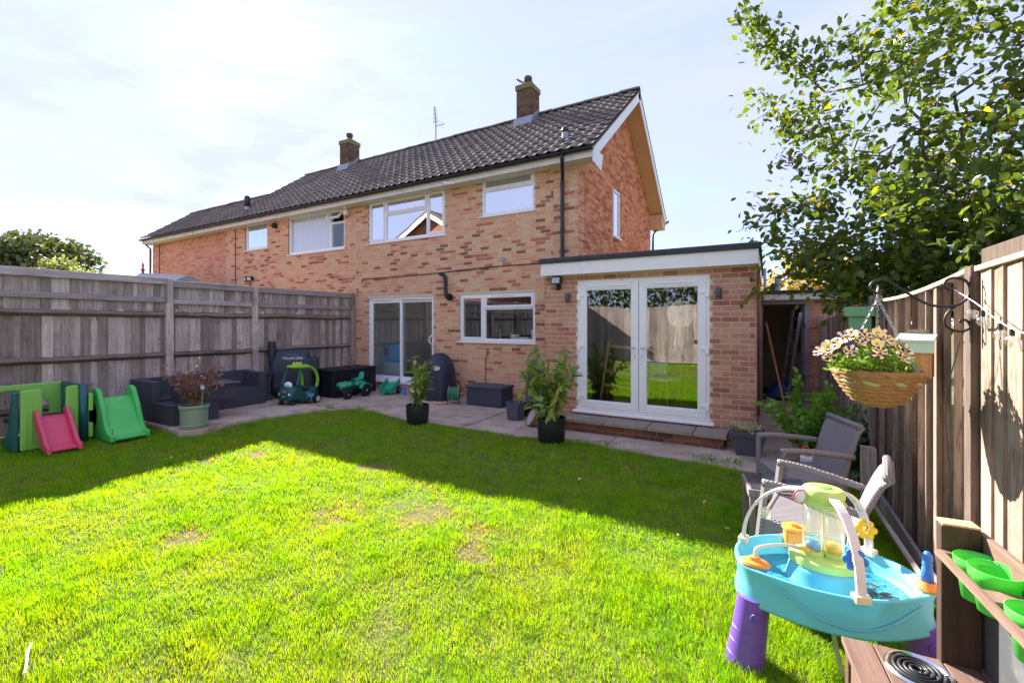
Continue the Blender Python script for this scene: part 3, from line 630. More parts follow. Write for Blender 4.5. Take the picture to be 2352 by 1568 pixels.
# vent pipe through the tiles
MB().tube([(-3.62, 8.5, 5.3), (-3.62, 8.5, 5.60)], .065, 14).build('vent_pipe', lead, HR, auto=40); MB().lathe([(.072, 0), (.072, .06), (.06, .1), (0, .11)], 14, (-3.62, 8.5, 5.58)).build('vent_cap', black_plastic, HR, smooth=True)
MB().add([(-3.85, 8.28, 5.31), (-3.4, 8.28, 5.31), (-3.4, 8.7, 5.625), (-3.85, 8.7, 5.625)], [(0, 1, 2, 3)]).build('vent_flashing', lead, HR)
# downpipe with swan neck
MB().tube(spline([(-3.36, YE-.06, 4.82), (-3.36, YE-.06, 4.74), (-3.40, YE+.05, 4.62), (-3.45, YW-.12, 4.46), (-3.47, YW-.09, 4.34), (-3.47, YW-.09, 3.6), (-3.47, YW-.09, 2.72), (-3.49, YW-.1, 2.62), (-3.58, YW-.12, 2.56)], 5), .036, 10).build('downpipe', black_plastic, HR, smooth=True)
for z in (4.33, 3.45, 2.78): MB().tube([(-3.47, YW-.09, z), (-3.47, YW-.09, z+.05)], .044, 10).build('pipe_collar', black_plastic, HR, smooth=False)
# windows
z0, z1 = W1[2], W1[3]; xa, xb = -8.36, -7.0
window(HR, *W1[:2], z0, z1, YW+.02, {'bars': [(xa, xa+.06, z0+.055, z1-.055), (xb, xb+.06, z0+.055, z1-.055), (xa+.06, xb, z0+.66, z0+.72)],
  'panes': [(xa+.06, xb, z0+.055, z0+.66)]}, glass_up, [(W1[0]+.045, xa+.01, z0+.045, z1-.045), (xa+.05, xb+.01, z0+.70, z1-.045), (xb+.05, W1[1]-.045, z0+.045, z1-.045)], vents=[(W1[0]+.13, xa-.1, z1-.04), (xb+.13, W1[1]-.13, z1-.04)])
z0, z1 = W2[2], W2[3]
window(HR, *W2[:2], z0, z1, YW+.02, {'bars': [(W2[0]+.055, W2[1]-.055, z0+.53, z0+.58)], 'panes': [(W2[0]+.055, W2[1]-.055, z0+.055, z0+.53)]}, glass_up, [(W2[0]+.045, W2[1]-.045, z0+.565, z1-.045)])
z0, z1 = KW[2], KW[3]; xa = -5.40
window(HR, *KW[:2], z0, z1, YW+.02, {'bars': [(xa, xa+.06, z0+.055, z1-.055), (xa+.06, KW[1]-.055, z0+.70, z0+.75)], 'panes': [(xa+.06, KW[1]-.055, z0+.055, z0+.70)]}, glass, [(KW[0]+.045, xa+.01, z0+.045, z1-.045), (xa+.05, KW[1]-.045, z0+.735, z1-.045)], vents=[(-5.1, -4.6, z1-.05)])
# blinds / curtains inside upstairs
curtain_sheet(HR, -8.85, -8.25, 3.7, 4.75, YW+.2, 9, curtain); curtain_sheet(HR, -5.4, -4.14, 3.9, 4.8, YW+.32, 2, obscure, 'obscured_panel', .004)
MB().ball((-4.35, YW+.22, 4.2), .13).build('lamp_globe', P_face, HR, smooth=True)
# sliding patio door: outer frame, fixed leaf, sliding leaf, handle, threshold
x0, x1, z0, z1 = PD; f = rect_frame(MB(), x0, x1, z0, z1, .06, YW+.02, YW+.13); pd = f.build('patio_door', upvc, HR, bevel=.006)
xm = (x0+x1)/2
for a, b_, y in ((x0+.05, xm+.05, YW+.035), (xm-.05, x1-.05, YW+.075)):
    lf = rect_frame(MB(), a, b_, z0+.05, z1-.05, .075, y, y+.04).build('sliding_leaf', upvc, pd, bevel=.006); MB().bx(a+.07, b_-.07, y+.016, y+.022, z0+.12, z1-.12).build('pane', glass, pd)
MB().bx(x0-.05, x1+.05, YW-.06, YW+.05, z0-.04, z0-.002).build('threshold', upvc, pd, bevel=.005); MB().bx(x0+.25, x0+.75, YW+.0, YW+.02, z1-.045, z1-.02).build('trickle_vent', upvc, pd); MB().bx(xm+.1, xm+.55, YW+.0, YW+.02, z1-.045, z1-.02).build('trickle_vent', upvc, pd)
MB().tube(spline([(x1-.085, YW+.07, 1.15), (x1-.085, YW+.0, 1.17), (x1-.125, YW-.01, 1.22), (x1-.125, YW-.01, 1.30), (x1-.085, YW+.0, 1.35), (x1-.085, YW+.07, 1.37)], 4), .014, 8).build('handle', upvc, pd, smooth=True)
# boiler flue: black pipe with bends
MB().tube(spline([(-6.28, YW+.02, 2.24), (-6.28, YW-.10, 2.24), (-6.30, YW-.13, 2.32), (-6.31, YW-.13, 2.62), (-6.35, YW-.14, 2.73), (-6.45, YW-.16, 2.77)], 6), .045, 12).build('flue_pipe', black_plastic, HR, smooth=True); MB().tube([(-6.28, YW-.006, 2.24), (-6.28, YW-.04, 2.24)], .085, 18).build('flue_collar', black_plastic, HR, auto=40)
MB().tube(spline([(-9.15, YW-.02, 2.70), (-9.1, YW-.02, 2.77), (-8.9, YW-.02, 2.79), (-7, YW-.02, 2.80), (-5.2, YW-.02, 2.86), (-3.3, YW-.02, 2.85)], 5), .010, 6).build('wall_cable', black_plastic, HR)
MB().tube([(-5.3, YW-.02, .35), (-5.3, YW-.02, .9), (-5.22, YW-.025, 1.02)], .008, 6).build('tap_pipe', copper, HR); MB().tube([(-5.22, YW-.01, 1.02), (-5.22, YW-.09, 1.03), (-5.22, YW-.12, .98)], .014, 8).build('garden_tap', tap_brass, HR, smooth=True); MB().box((-5.22, YW-.07, 1.09), (.07, .02, .02)).build('tap_handle', black_plastic, HR)
MB().box((-6.02, YE-.05, 4.71), (.02, .28, .03), (0, 0, R(-55))).build('fascia_bracket', upvc, HR)
MB().tube([(-4.85, YW-.003, 3.0), (-4.85, YW-.02, 3.0)], .05, 12).build('wall_plug', lead, HR)
# inside the ground floor rooms
b = MB(); b.bx(-7.3, -6.45, 9.6, 10.05, .9, .94); b.bx(-7.28, -6.47, 9.62, 10.03, .19, .9); tag(b.build('sideboard', M('dark_wood', C(70, 50, 42), .4)), 'dark wooden sideboard inside the patio door', 'sideboard')
o = tag(MB().lathe([(.07, 0), (.05, .03), (.02, .06), (.02, .26), (.0, .26)], 16, (-7.1, 9.8, .94)).build('table_lamp', P_face, smooth=True), 'table lamp with drum shade on the indoor sideboard', 'lamp'); MB().lathe([(.16, .24), (.13, .45)], 20, (-7.1, 9.8, .94)).build('lamp_shade', curtain, o, smooth=True)
for i, (x, a, lb) in enumerate(((-6.9, .2, 'tilted photo frame next to the indoor lamp'), (-6.6, -.2, 'photo frame at the right end of the indoor sideboard'))):
    f = tag(rect_frame(MB(), -.09, .09, 0, .24, .02, -.01, .01).build('photo_frame', P_face, loc=(x, 9.75, .945), rot=(R(-12), 0, a)), lb, 'photo frame'); MB().bx(-.07, .07, -.002, .004, .02, .22).build('photo', room_dark, f)
pr = [(-.24, 0)]+arc(0, .5, .24, 180, 0, 12)[0:]+[(.24, 0)]; k = [(x*.86, z*.95+.03) for x, z in pr]
mi = MB().prism(pr, 'y', 0, .03).build('arched_mirror', stick_wood, loc=(-6.9, 10.9, 1.35)); tag(mi, 'arched mirror on the wall above the indoor sideboard', 'mirror'); MB().prism([(x*.86, z*.93+.025) for x, z in pr], 'y', -.004, -.001).build('mirror_glass', chrome, mi)
t = thing('play_kitchen', 'pale blue toy house panel with red window behind the patio door', 'toy house', (-8.72, 8.7, .19)); MB().bx(-.35, .35, -.02, .02, 0, .42).build('lower_panel', P_face, t, bevel=.02); MB().bx(-.35, .35, -.02, .02, .42, .9).build('upper_panel', P_sticker, t, bevel=.02)
for dx in (-.24, -.16):
    for dz in (.6, .7): MB().bx(dx, dx+.06, -.03, -.018, dz, dz+.08).build('window_square', P_pink, t)
MB().bx(-5.95, -4.15, YW+.10, YW+.5, 1.22, 1.27).build('window_ledge', upvc, HR)
t = thing('window_plant', 'small leafy plant in white pot on the kitchen window ledge', 'plant', (-4.72, YW+.24, 1.271)); MB().lathe([(.08, 0), (.1, .14), (.085, .14), (.08, .1)], 16).build('pot', P_face, t, smooth=True)
PLW = t
t = thing('kitchen_tap', 'chrome mixer tap behind the kitchen window', 'tap', (-5.15, YW+.34, 1.271)); MB().tube(spline([(0, 0, 0), (0, 0, .2), (0, -.05, .26), (0, -.13, .24), (0, -.14, .2)], 5), .014, 8).build('spout', chrome, t, smooth=True); MB().lathe([(.03, 0), (.03, .03), (.02, .05)], 12).build('tap_base', chrome, t)
tag(MB().lathe([(.02, 0), (.055, .0), (.055, .24), (.02, .24)], 18, (-4.25, YW+.22, 1.271)).build('kitchen_roll', P_face, smooth=True), 'white paper roll standing at the right of the kitchen window', 'paper roll')
tag(MB().box((-4.5, YW+.26, 1.312), (.24, .1, .08)).build('dish_box', P_face, bevel=.01), 'low white dish between plant and paper roll on kitchen ledge', 'dish')
# aerials
def aerial(x, y, z0, h, n, span, lab, tilt):
    t = thing('tv_aerial', lab, 'aerial', (x, y, z0)); MB().tube([(0, 0, 0), (0, 0, h)], .016, 6).build('mast', black_iron, t)
    d = Vector((-.75*math.cos(tilt), .3, math.sin(tilt)*1.3)).normalized(); a = Vector((0, 0, h-.02)); MB().tube([a-d*.06, a+d*span], .013, 6).build('boom', black_iron, t)
    for i in range(n):
        p = a+d*(span*(.12+.88*i/(n-1))); s = .09-.05*i/n; MB().tube([p-Vector((.8, .6, 0))*s, p+Vector((.8, .6, 0))*s], .006, 4).build('element', black_iron, t)
    MB().tube([a-Vector((.02, 0, .02)), a+Vector((.28, .1, .02))], .01, 5).build('reflector_arm', black_iron, t)
    for k in (-1, 1): MB().tube([a+Vector((.2, -.1, .07*k)), a+Vector((.2, .2, .07*k))], .005, 4).build('reflector', black_iron, t)
aerial(-9.31, 11.25, 7.35, .72, 13, .78, 'tall television aerial on the ridge between the two chimneys', 1.1)
aerial(-5.9, 10.84, 8.05, .28, 7, .32, 'small television aerial strapped to the right chimney', .5)
# ---- left-hand house with a lower side wing
HL = thing('semi_detached_house', 'attached left house with lower roofed side wing, curtained window and left chimney', 'house', (0, 0, 0))
N1 = (-12.26, -9.82, 3.66, 4.76); N2 = (-14.5, -13.32, 3.97, 4.78)
b = MB(); holed_wall(b, XL, XP-.002, -.1, ZE+.05, [N1, N2], YW, YW+.25); wl = b.build('wall', mortar, HL)
bl = [q for q in lay_bricks(XL, XP-.004, .02, ZE, [N1, N2]) if q[3] > 1.9]; brick_face(wl, bl, YW, 'x', -1, brick_house, 300)
MB().bx(XL, XL+.55, YW-.03, YW-.001, -.1, ZE).build('pier', mortar, HL); brick_face(HL, lay_bricks(XL, XL+.55, 1.9, ZE, []), YW-.03, 'x', -1, brick_house, 0, stuffname='pier_brickwork')
b = MB(); b.bx(XE, XL-.002, YW+.06, YW+.3, -.1, ZE+.05); b.bx(XE, XE+.25, YW+.3, 11.2, -.1, ZE+.05); b.bx(XE, XL, 10.9, 11.2, -.1, ZE); b.build('wing_wall', mortar, HL)
brick_face(HL, lay_bricks(XE, XL, 1.9, ZE, []), YW+.06, 'x', -1, brick_left, 0, stuffname='wing_brickwork')
MB().bx(XE-.01, XE+.5, YW+.02, YW+.055, -.1, ZE).build('pier', mortar, HL); brick_face(HL, lay_bricks(XE, XE+.5, 1.9, ZE, []), YW+.02, 'x', -1, brick_left, 0, stuffname='pier_brickwork')
MB().prism([(YE+.1, ZE-.15), (YR, ZR-.12), (2*YR-YE, ZE-.15)], 'x', XL, XL+.2).build('end_gable', mortar, HL)
b = MB(); b.bx(XL, XL+.25, YW+.26, YB-.26, -.1, 5.0); b.bx(XL, XP, YB-.25, YB, -.1, 5.0); b.bx(XL+.26, XP-.26, YW+.26, YB-.26, 2.42, 2.7); b.bx(XL+.26, XP-.26, YW+.26, YB-.26, 4.93, 5.0); b.build('back_wall', room_wall, HL)
roof(HL, XL-.05, XP-.002, YR, ZR, single=250); rw = roof(HL, XE-.1, XL-.052, 9.54, ZE+(9.54-YE)*math.tan(SLOPE), rows=7, single=50)
eaves(HL, XE-.1, XP-.004)
MB().tube([(XE+.05, YE+.0, 4.84), (XE+.06, YE+.06, 4.7), (XE-.03, YW-.05, 4.55), (XE-.04, YW-.06, 1.5)], .036, 8).build('downpipe', M('brown_pipe', C(112, 84, 70), .5), HL, smooth=True)
chimney(HL, -12.9, 10.84, .45, .48, 8.10)
MB().tube([(-14.95, 8.4, 5.25), (-14.95, 8.4, 5.55)], .085, 12).build('vent_pipe', lead, HL); MB().lathe([(.09, 0), (.09, .3), (.06, .36), (0, .37)], 12, (-14.95, 8.4, 5.5)).build('vent_cap', black_plastic, HL, smooth=True)
z0, z1 = N1[2], N1[3]; xm = -10.45
wn = window(HL, *N1[:2], z0, z1, YW+.02, {'bars': [(xm, xm+.06, z0+.055, z1-.055), (xm+.06, N1[1]-.055, z0+.70, z0+.75)], 'panes': [(N1[0]+.055, xm, z0+.055, z1-.055), (xm+.06, N1[1]-.055, z0+.055, z0+.70)]}, glass_clear)
sh = rect_frame(MB(), -.28, .28, -.33, 0, .05, -.02, .02).build('open_sash', upvc, wn, loc=((xm+.06+N1[1]-.055)/2, YW+.02, z1-.05), rot=(R(-38), 0, 0)); 
MB().bx((xm+.06+N1[1]-.055)/2-.23, (xm+.06+N1[1]-.055)/2+.23, YW-.0, YW+.006, z1-.34, z1-.1).xf(Matrix.Translation((0, YW+.02, z1-.05)) @ Matrix.Rotation(R(-38), 4, 'X') @ Matrix.Translation((0, -YW-.003, -(z1-.05)))).build('pane', glass, wn)
curtain_sheet(HL, N1[0]+.03, xm+.05, 3.68, 4.75, YW+.11, 14, curtain); curtain_sheet(HL, xm+.3, N1[1]-.02, 3.68, 4.75, YW+.2, 6, M('grey_curtain', C(120, 122, 130), .8), 'grey_curtain')
window(HL, *N2[:2], N2[2], N2[3], YW+.02, {'bars': [], 'panes': [(N2[0]+.055, N2[1]-.055, N2[2]+.055, N2[3]-.055)]}, glass_up); curtain_sheet(HL, N2[0], N2[1], N2[2], N2[3], YW+.3, 2, curtain, 'window_blind', .004)
t = thing('security_camera', 'white dome security camera under the eaves at the party wall', 'camera', (-9.68, YW-.02, 4.58)); MB().bx(-.07, .07, -.10, .0, -.07, .07).build('camera_base', P_cream, t, bevel=.01); MB().lathe([(0, -.05), (.05, -.03), (.055, .05), (0, .06)], 14, (.04, -.12, .12)).build('dome', P_face, t, smooth=True)
MB().tube([(-9.63, YW-.008, 4.5), (-9.62, YW-.008, 3.5), (-9.6, YW-.008, 2.7)], .006, 4).build('wall_cable', P_cream, HL)
t = thing('twin_floodlight', 'white twin headed floodlight on left house wall above the fence', 'floodlight', (-14.18, YW, 3.02)); MB().tube([(0, 0, -.35), (0, -.05, 0)], .012, 6).build('bracket', black_plastic, t)
for s in (-1, 1): MB().box((s*.12, -.1, .03), (.17, .07, .13), (R(15), 0, s*.3)).build('lamp_head', black_plastic, t, bevel=.01); MB().box((s*.11, -.14, .02), (.13, .01, .09), (R(15), 0, s*.3)).build('lamp_glass', P_face, t)
t = thing('wall_lamp', 'small dark lamp on left house between its two upper windows', 'wall lamp', (-12.85, YW, 4.55)); MB().lathe([(0, 0), (.06, .02), (.09, .10), (.02, .16)], 12, mtx=Matrix.Rotation(R(70), 4, 'X')).build('lamp_body', black_iron, t, smooth=True); MB().bx(-.04, .04, -.02, 0, -.06, .06).build('lamp_mount', black_iron, t)
# ------------------------------------------------------------------ single storey extension
EX = thing('brick_extension', 'flat roofed single storey brick extension with white fascia and glazed double doors', 'extension', (0, 0, 0))
X0, X1, YX = -3.25, -.13, 6.77; FD = (-2.67, -.70, .27, 2.33)
b = MB(); holed_wall(b, X0, X1, -.1, 2.50, [FD], YX, YX+.25); b.bx(X0, X0+.25, YX+.251, YW-.035, -.1, 2.5); b.bx(X1-.25, X1, YX+.251, 10.75, -.1, 2.5); b.bx(X0, X1-.251, 10.5, 10.75, -.1, 2.5); b.bx(XC+.002, XC+.1, YW+.0, 10.5, -.1, 2.5)
wx = b.build('wall', mortar, EX)
brick_face(wx, lay_bricks(X0, X1, .02, 2.46, [FD]), YX, 'x', -1, brick_ext, 300); brick_face(EX, lay_bricks(YX-.006, 10.75, .02, 2.46, []), X1, 'y', 1, brick_ext, 0, stuffname='side_brickwork'); brick_face(EX, lay_bricks(YX-.006, YW-.04, .02, 2.46, []), X0, 'y', -1, brick_ext, 0, stuffname='side_brickwork')
MB().bx(X0+.25, X1-.25, YX+.251, 10.5, -.1, .24).build('floor', floor_in, EX); MB().bx(X0+.25, X1-.25, YX+.251, 10.5, 2.42, 2.5).build('ceiling', room_wall, EX)
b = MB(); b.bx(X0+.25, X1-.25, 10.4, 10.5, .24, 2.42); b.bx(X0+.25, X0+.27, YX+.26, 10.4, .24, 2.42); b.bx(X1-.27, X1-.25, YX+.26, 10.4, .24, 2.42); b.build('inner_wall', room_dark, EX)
MB().bx(X0-.0, X1+.03, 6.60, 6.63, 2.425, 2.635).build('fascia', white_paint, EX, bevel=.003); MB().bx(X1+.002, X1+.03, 6.632, 10.7, 2.425, 2.635).build('fascia', white_paint, EX); MB().bx(X0-.0, X0+.028, 6.632, YW-.04, 2.425, 2.635).build('fascia', white_paint, EX)
MB().bx(X0+.03, X1+.0, 6.632, YX+.0, 2.43, 2.45).build('soffit', old_paint, EX)
MB().prism([(6.57, 2.62), (6.57, 2.685), (6.62, 2.715), (6.75, 2.69), (10.75, 2.70), (10.75, 2.637), (6.632, 2.637), (6.60, 2.636), (6.598, 2.62)], 'x', X0-.03, X1+.06).build('felt_roof', felt, EX, bevel=.01)
# french doors
x0, x1, z0, z1 = FD; yf = YX+.0
fd = rect_frame(MB(), x0, x1, z0, z1, .055, yf, yf+.08).build('door_frame', upvc, EX, bevel=.006); xm = (x0+x1)/2
MB().prism([(yf-.07, z0-.045), (yf-.07, z0-.015), (yf+.03, z0+.0), (yf+.03, z0-.045)], 'x', x0-.06, x1+.06).build('sill', upvc, fd, bevel=.004)
for a, b_, s in ((x0+.045, xm-.004, 1), (xm+.004, x1-.045, -1)):
    lf = rect_frame(MB(), a, b_, z0+.045, z1-.045, .10, yf-.018, yf+.04).build('door_leaf', upvc, EX, bevel=.008)
    rect_frame(MB(), a+.098, b_-.098, z0+.143, z1-.143, .018, yf-.008, yf+.03).build('glazing_bead', upvc, lf, bevel=.004)
    MB().bx(a+.09, b_-.09, yf+.004, yf+.010, z0+.13, z1-.13).build('pane', glass, lf)
    hx = (b_-.05) if s == 1 else (a+.05)
    MB().bx(hx-.017, hx+.017, yf-.03, yf-.0185, 1.10, 1.36).build('handle_plate', upvc, lf, bevel=.005); MB().tube([(hx, yf-.03, 1.28), (hx, yf-.07, 1.28), (hx-s*.02, yf-.075, 1.28), (hx-s*.13, yf-.072, 1.28)], .010, 8).build('handle', chrome, lf, smooth=True); MB().tube([(hx, yf-.034, 1.16), (hx, yf-.029, 1.16)], .008, 8).build('keyhole', black_iron, lf)
    ex = x0+.03 if s == 1 else x1-.03
    for z in (.42, 1.22, 2.02): MB().bx(ex-.025, ex+.025, yf-.04, yf-.0005, z, z+.10).bx(min(ex, ex+s*.09), max(ex, ex+s*.09), yf-.036, yf-.0182, z+.05, z+.085).build('hinge', upvc, lf, bevel=.004)
    MB().bx((a+b_)/2-.30, (a+b_)/2+.30, yf-.034, yf-.0185, z1-.105, z1-.085).build('trickle_vent', upvc, lf, bevel=.003)
# wall fittings
t = thing('floodlight', 'black security floodlight with clear lens beside the double doors', 'floodlight', (-2.99, YX, 2.28)); MB().bx(-.035, .035, -.04, 0, -.06, .06).build('mount', black_plastic, t, bevel=.006); MB().ball((0, -.06, -.06), .035).build('sensor', black_plastic, t, smooth=True)
MB().prism([(-.15, .0), (-.05, .02), (-.04, .12), (-.13, .13)], 'x', -.08, .08).build('lamp_head', black_plastic, t, bevel=.008); MB().box((0, -.146, .065), (.13, .008, .09), (R(-8), 0, 0)).build('lens', galv, t)
for x, lb in ((-2.81, 'dark cylinder wall light left of the double doors'), (-.58, 'dark cylinder wall light right of the double doors')):
    t = thing('wall_light', lb, 'wall light', (x, YX, 2.06), group='outside wall lights'); MB().tube([(0, 0, .04), (0, -.06, .04)], .025, 10).build('arm', slate_planter, t); MB().lathe([(.03, -.08), (.036, -.075), (.038, .06), (.034, .075), (0, .078)], 16, (0, -.075, 0)).build('shade', slate_planter, t, smooth=True)
MB().tube([(X1+.025, YX+.1, .4), (X1+.025, YX+.1, 2.3), (X1+.05, YX+.13, 2.42)], .011, 8).build('copper_pipe', copper, EX, smooth=True)
# rear step: two courses of brick under paving slabs
ST = thing('door_step', 'low brick step with grey slab treads under the double doors', 'step', (0, 0, 0))
MB().bx(-2.78, -.50, 6.36, YX-.012, -.05, .145).build('step_core', mortar_d, ST)
brick_face(ST, lay_bricks(-2.79, -.49, -.005, .15, []), 6.355, 'x', -1, brick_step, 300, d=.02); brick_face(ST, lay_bricks(6.35, YX-.01, -.005, .15, []), -.495, 'y', 1, brick_step, 50, d=.02)
slabm = M('grey_paving_slab', C(148, 136, 124), .9, .25, 4, .6, .006, 50, dirt=.6, dcol=(.13, .12, .10))
for a, b_ in ((-2.82, -2.1), (-2.09, -1.47), (-1.46, -.87), (-.86, -.455)): MB().bx(a, b_, 6.30, YX-.015, .147, .20+random.uniform(-.004, .004)).build('tread_slab', slabm, ST, bevel=.012)
# inside the extension
t = thing('hanging_ornament', 'round cream hanging ornament with trailing strings behind the right door', 'ornament', (-1.12, 7.0, 1.785)); MB().lathe([(0, 0), (.195, 0), (.205, .01), (.195, .02), (0, .015)], 40, mtx=Matrix.Rotation(R(90), 4, 'X')).build('dial', P_cream, t, smooth=False)
for i in range(12): a = i*math.pi/6; MB().tube([(.03*math.sin(a), -.024, .03*math.cos(a)), (.19*math.sin(a+.3), -.024, .19*math.cos(a+.3))], .002, 4).build('web_line', room_dark, t)
MB().ball((0, -.02, 0), .022, 10, 6).build('bead', room_dark, t); MB().tube([(0, 0, .2), (0, 0, .63)], .003, 4).build('cord', room_dark, t)
for i in range(14): x = random.uniform(-.09, .03); MB().tube(spline([(x*.7, -.015, -.1), (x, -.02, -.25), (x*1.3+random.uniform(-.03, .03), -.02, -.45-random.random()*.1)], 3), .004, 4).build('string', P_cream, t)
ww = M('pale_beech', C(206, 168, 96), .5, .1)
def wood_chair(loc, rz, lab):
    t = thing('dining_chair', lab, 'chair', loc, rz, 'dining chairs inside the extension')
    for sx, sy in ((-1, -1), (1, -1), (-1, 1), (1, 1)): MB().tube([(sx*.21, sy*.2, 0), (sx*.17, sy*.16, .44)], [.014, .02], 8).build('leg', ww, t, smooth=True)
    MB().lathe([(.0, .43), (.22, .43), (.24, .45), (.22, .47), (0, .455)], 24, power=.7).build('seat', P_face, t, smooth=True)
    b = MB(); n = 10
    for i in range(n): a0, a1 = R(-160+140*i/n), R(-160+140*(i+1)/n); b.add([(.23*math.cos(a), -.23*math.sin(a), z) for a in (a0, a1) for z in (.5, .82)], [(0, 1, 3, 2)])
    b.build('backrest', P_face, t, smooth=True)
wood_chair((-1.55, 7.95, .24), 1.2, 'white moulded chair with beech legs nearer the door centre'); wood_chair((-1.95, 8.6, .24), 2.8, 'white moulded chair with beech legs deeper in the room')
t = thing('dining_table', 'pale dining table inside the extension', 'table', (-1.1, 8.5, .24)); MB().lathe([(0, .72), (.5, .72), (.5, .75), (0, .75)], 32).build('table_top', P_face, t)
for a in range(4): MB().tube([(.38*math.cos(a*1.57+.7), .38*math.sin(a*1.57+.7), 0), (.25*math.cos(a*1.57+.7), .25*math.sin(a*1.57+.7), .72)], .02, 8).build('leg', ww, t)
b = MB(); 
for sx in (-1, 1): b.bx(sx*.3-.02, sx*.3+.02, -.02, .02, 0, 1.05)
b.build('frame_leg', ww); tag(bpy.data.objects[b and 'frame_leg'], 'beech high chair uprights behind the left hand door', 'high chair'); o = bpy.data.objects['frame_leg']; o.name = 'high_chair'; o.location = (-2.35, 7.9, .24); o.rotation_euler = (0, R(8), .4); MB().bx(-.32, .32, -.03, .2, .5, .54).build('seat', ww, o); MB().bx(-.3, .3, -.018, .018, .95, 1.0).build('rail', ww, o); MB().bx(-.3, .3, -.018, .018, .25, .29).build('foot_rail', ww, o)
# ------------------------------------------------------------------ outbuilding at the end of the side passage
SH = thing('brick_outbuilding', 'brick outbuilding with flat felt roof and open door at passage end', 'outbuilding', (0, 0, 0)); YS = 10.8; SD = (-.16, .74, .02, 2.10)
b = MB(); holed_wall(b, -.19, 1.6, -.1, 2.25, [SD], YS, YS+.12); b.bx(-.4, -.19, YS, 13.4, -.1, 2.25); b.bx(1.48, 1.6, YS+.12, 13.4, -.1, 2.25); b.bx(-.4, 1.6, 13.4, 13.5, -.1, 2.25); wsd = b.build('wall', mortar, SH)
brick_face(wsd, lay_bricks(-.19, 1.6, .02, 2.16, [SD]), YS, 'x', -1, brick_left, 120)
MB().bx(-.5, 1.75, YS-.20, 13.6, 2.25, 2.32).build('felt_roof', felt, SH, bevel=.01); MB().bx(-.19, 1.75, YS-.17, YS-.145, 2.13, 2.248).build('fascia', old_paint, SH)
x0, x1, z0, z1 = SD; f = MB(); f.bx(x0, x0+.07, YS-.02, YS+.1, z0, z1); f.bx(x1-.09, x1, YS-.02, YS+.1, z0, z1); f.bx(x0+.07, x1-.09, YS-.02, YS+.1, z1-.06, z1); fr = f.build('door_frame', door_grey, SH, bevel=.005)
dl = MB(); dl.bx(0, .09, -.02, .02, 0, 2.0); dl.bx(.62, .72, -.02, .02, 0, 2.0); dl.bx(.09, .62, -.02, .02, 1.92, 2.0); dl.bx(.09, .62, -.02, .02, 0, .12); dl.bx(.09, .62, -.02, .02, .88, 1.0); dl.bx(.09, .62, -.008, .008, .12, .88); od = dl.build('open_door', door_grey, SH, loc=(x1-.1, YS+.1, z0+.02), rot=(0, 0, R(106))); MB().bx(.09, .62, -.003, .003, 1.0, 1.92).build('pane', glass, od); 
for z in (.5, 1.55): MB().bx(x1-.11, x1-.085, YS-.028, YS+.0, z, z+.1).build('hinge', black_iron, fr)
MB().tube([(.2, 12.2, 2.3), (.2, 12.2, 2.75)], .06, 12).build('vent_pipe', lead, SH); MB().tube([(-.05, YS+.4, 2.3), (-.05, YS+.4, 2.85)], .03, 8).build('vent_pipe', galv, SH)
t = thing('ladder', 'aluminium ladder leaning inside the dark outbuilding doorway', 'ladder', (.30, YS+.35, .02), rot=(R(-4), R(9), R(-70)))
for s in (-1, 1): MB().bx(s*.16-.015, s*.16+.015, -.03, .03, 0, 1.9).build('stile', galv, t)
for i in range(7): MB().tube([(-.15, 0, .2+i*.26), (.15, 0, .2+i*.26)], .014, 8).build('rung', galv, t)
b = MB(); rr = random.Random(3)
V = []; 
for i in range(8):
    for j in range(8): V.append((i*.1, j*.06, .34*math.sin(math.pi*i/7)**.7*math.sin(math.pi*j/7)**.7+rr.uniform(0, .05)))
b.add(V, [(i*8+j, i*8+j+1, (i+1)*8+j+1, (i+1)*8+j) for i in range(7) for j in range(7)]); tag(b.build('tarpaulin', plas('blue_tarpaulin', C(30, 60, 140)), smooth=True, loc=(-.05, YS+.3, .03)), 'crumpled blue tarpaulin on the outbuilding floor', 'tarpaulin')
st = MB().tube([(-.02, YX+.62, 1.66), (.30, 6.95, .02)], .013, 8).build('wooden_pole', stick_wood); tag(st, 'long wooden pole leaning against the extension corner', 'pole')
# ------------------------------------------------------------------ fences
def closeboard(root, Y0, Y1, X, face, ztop, width, mat, thick=.013, z0=.03, lean=0.0, gap=0, single=True, twist=.01, stag=0, thin=.004):
    """feather edge boards along Y; face=+1 when seen from +X"""
    y = Y0; n = 0
    while y < Y1-.02:
        w = width*random.uniform(.86, 1.14); w = min(w, Y1-y)
        zt = ztop(y+w/2)+random.uniform(-.008, .008)
        h = zt-z0; b = MB()
        t0, t1 = thin, thick
        b.prism([(0, -w/2), (face*t1, -w/2), (face*t0, w/2+.012), (0, w/2+.012)], 'z', 0, h)
        o = b.build('board', mat, root, loc=(X+random.uniform(-.003, .003)+(stag if n % 2 else 0), y+w/2, z0), rot=(random.gauss(0, lean), 0, random.gauss(0, twist)))
        y += w+gap*random.random(); n += 1
    return n
FL = thing('boundary_fence', 'tall weathered grey board fence on the left with three rails and posts', 'fence', (0, 0, 0)); XF = -9.45
closeboard(FL, -5.5, 8.05, XF-.06, 1, lambda y: 1.9, .108, fence_grey, .020, z0=.02, gap=.0, twist=.012, stag=-.017, thin=.019)
closeboard(FL, -5.5, 8.05, XF-.045, 1, lambda y: 2.42+.022*max(0, 5-y)*.9, .100, fence_grey, .018, z0=1.86, gap=.0, twist=.012, stag=-.016, thin=.017)
posts = [-4.9, -2.7, -.5, 1.5, 3.9, 5.46, 8.0]
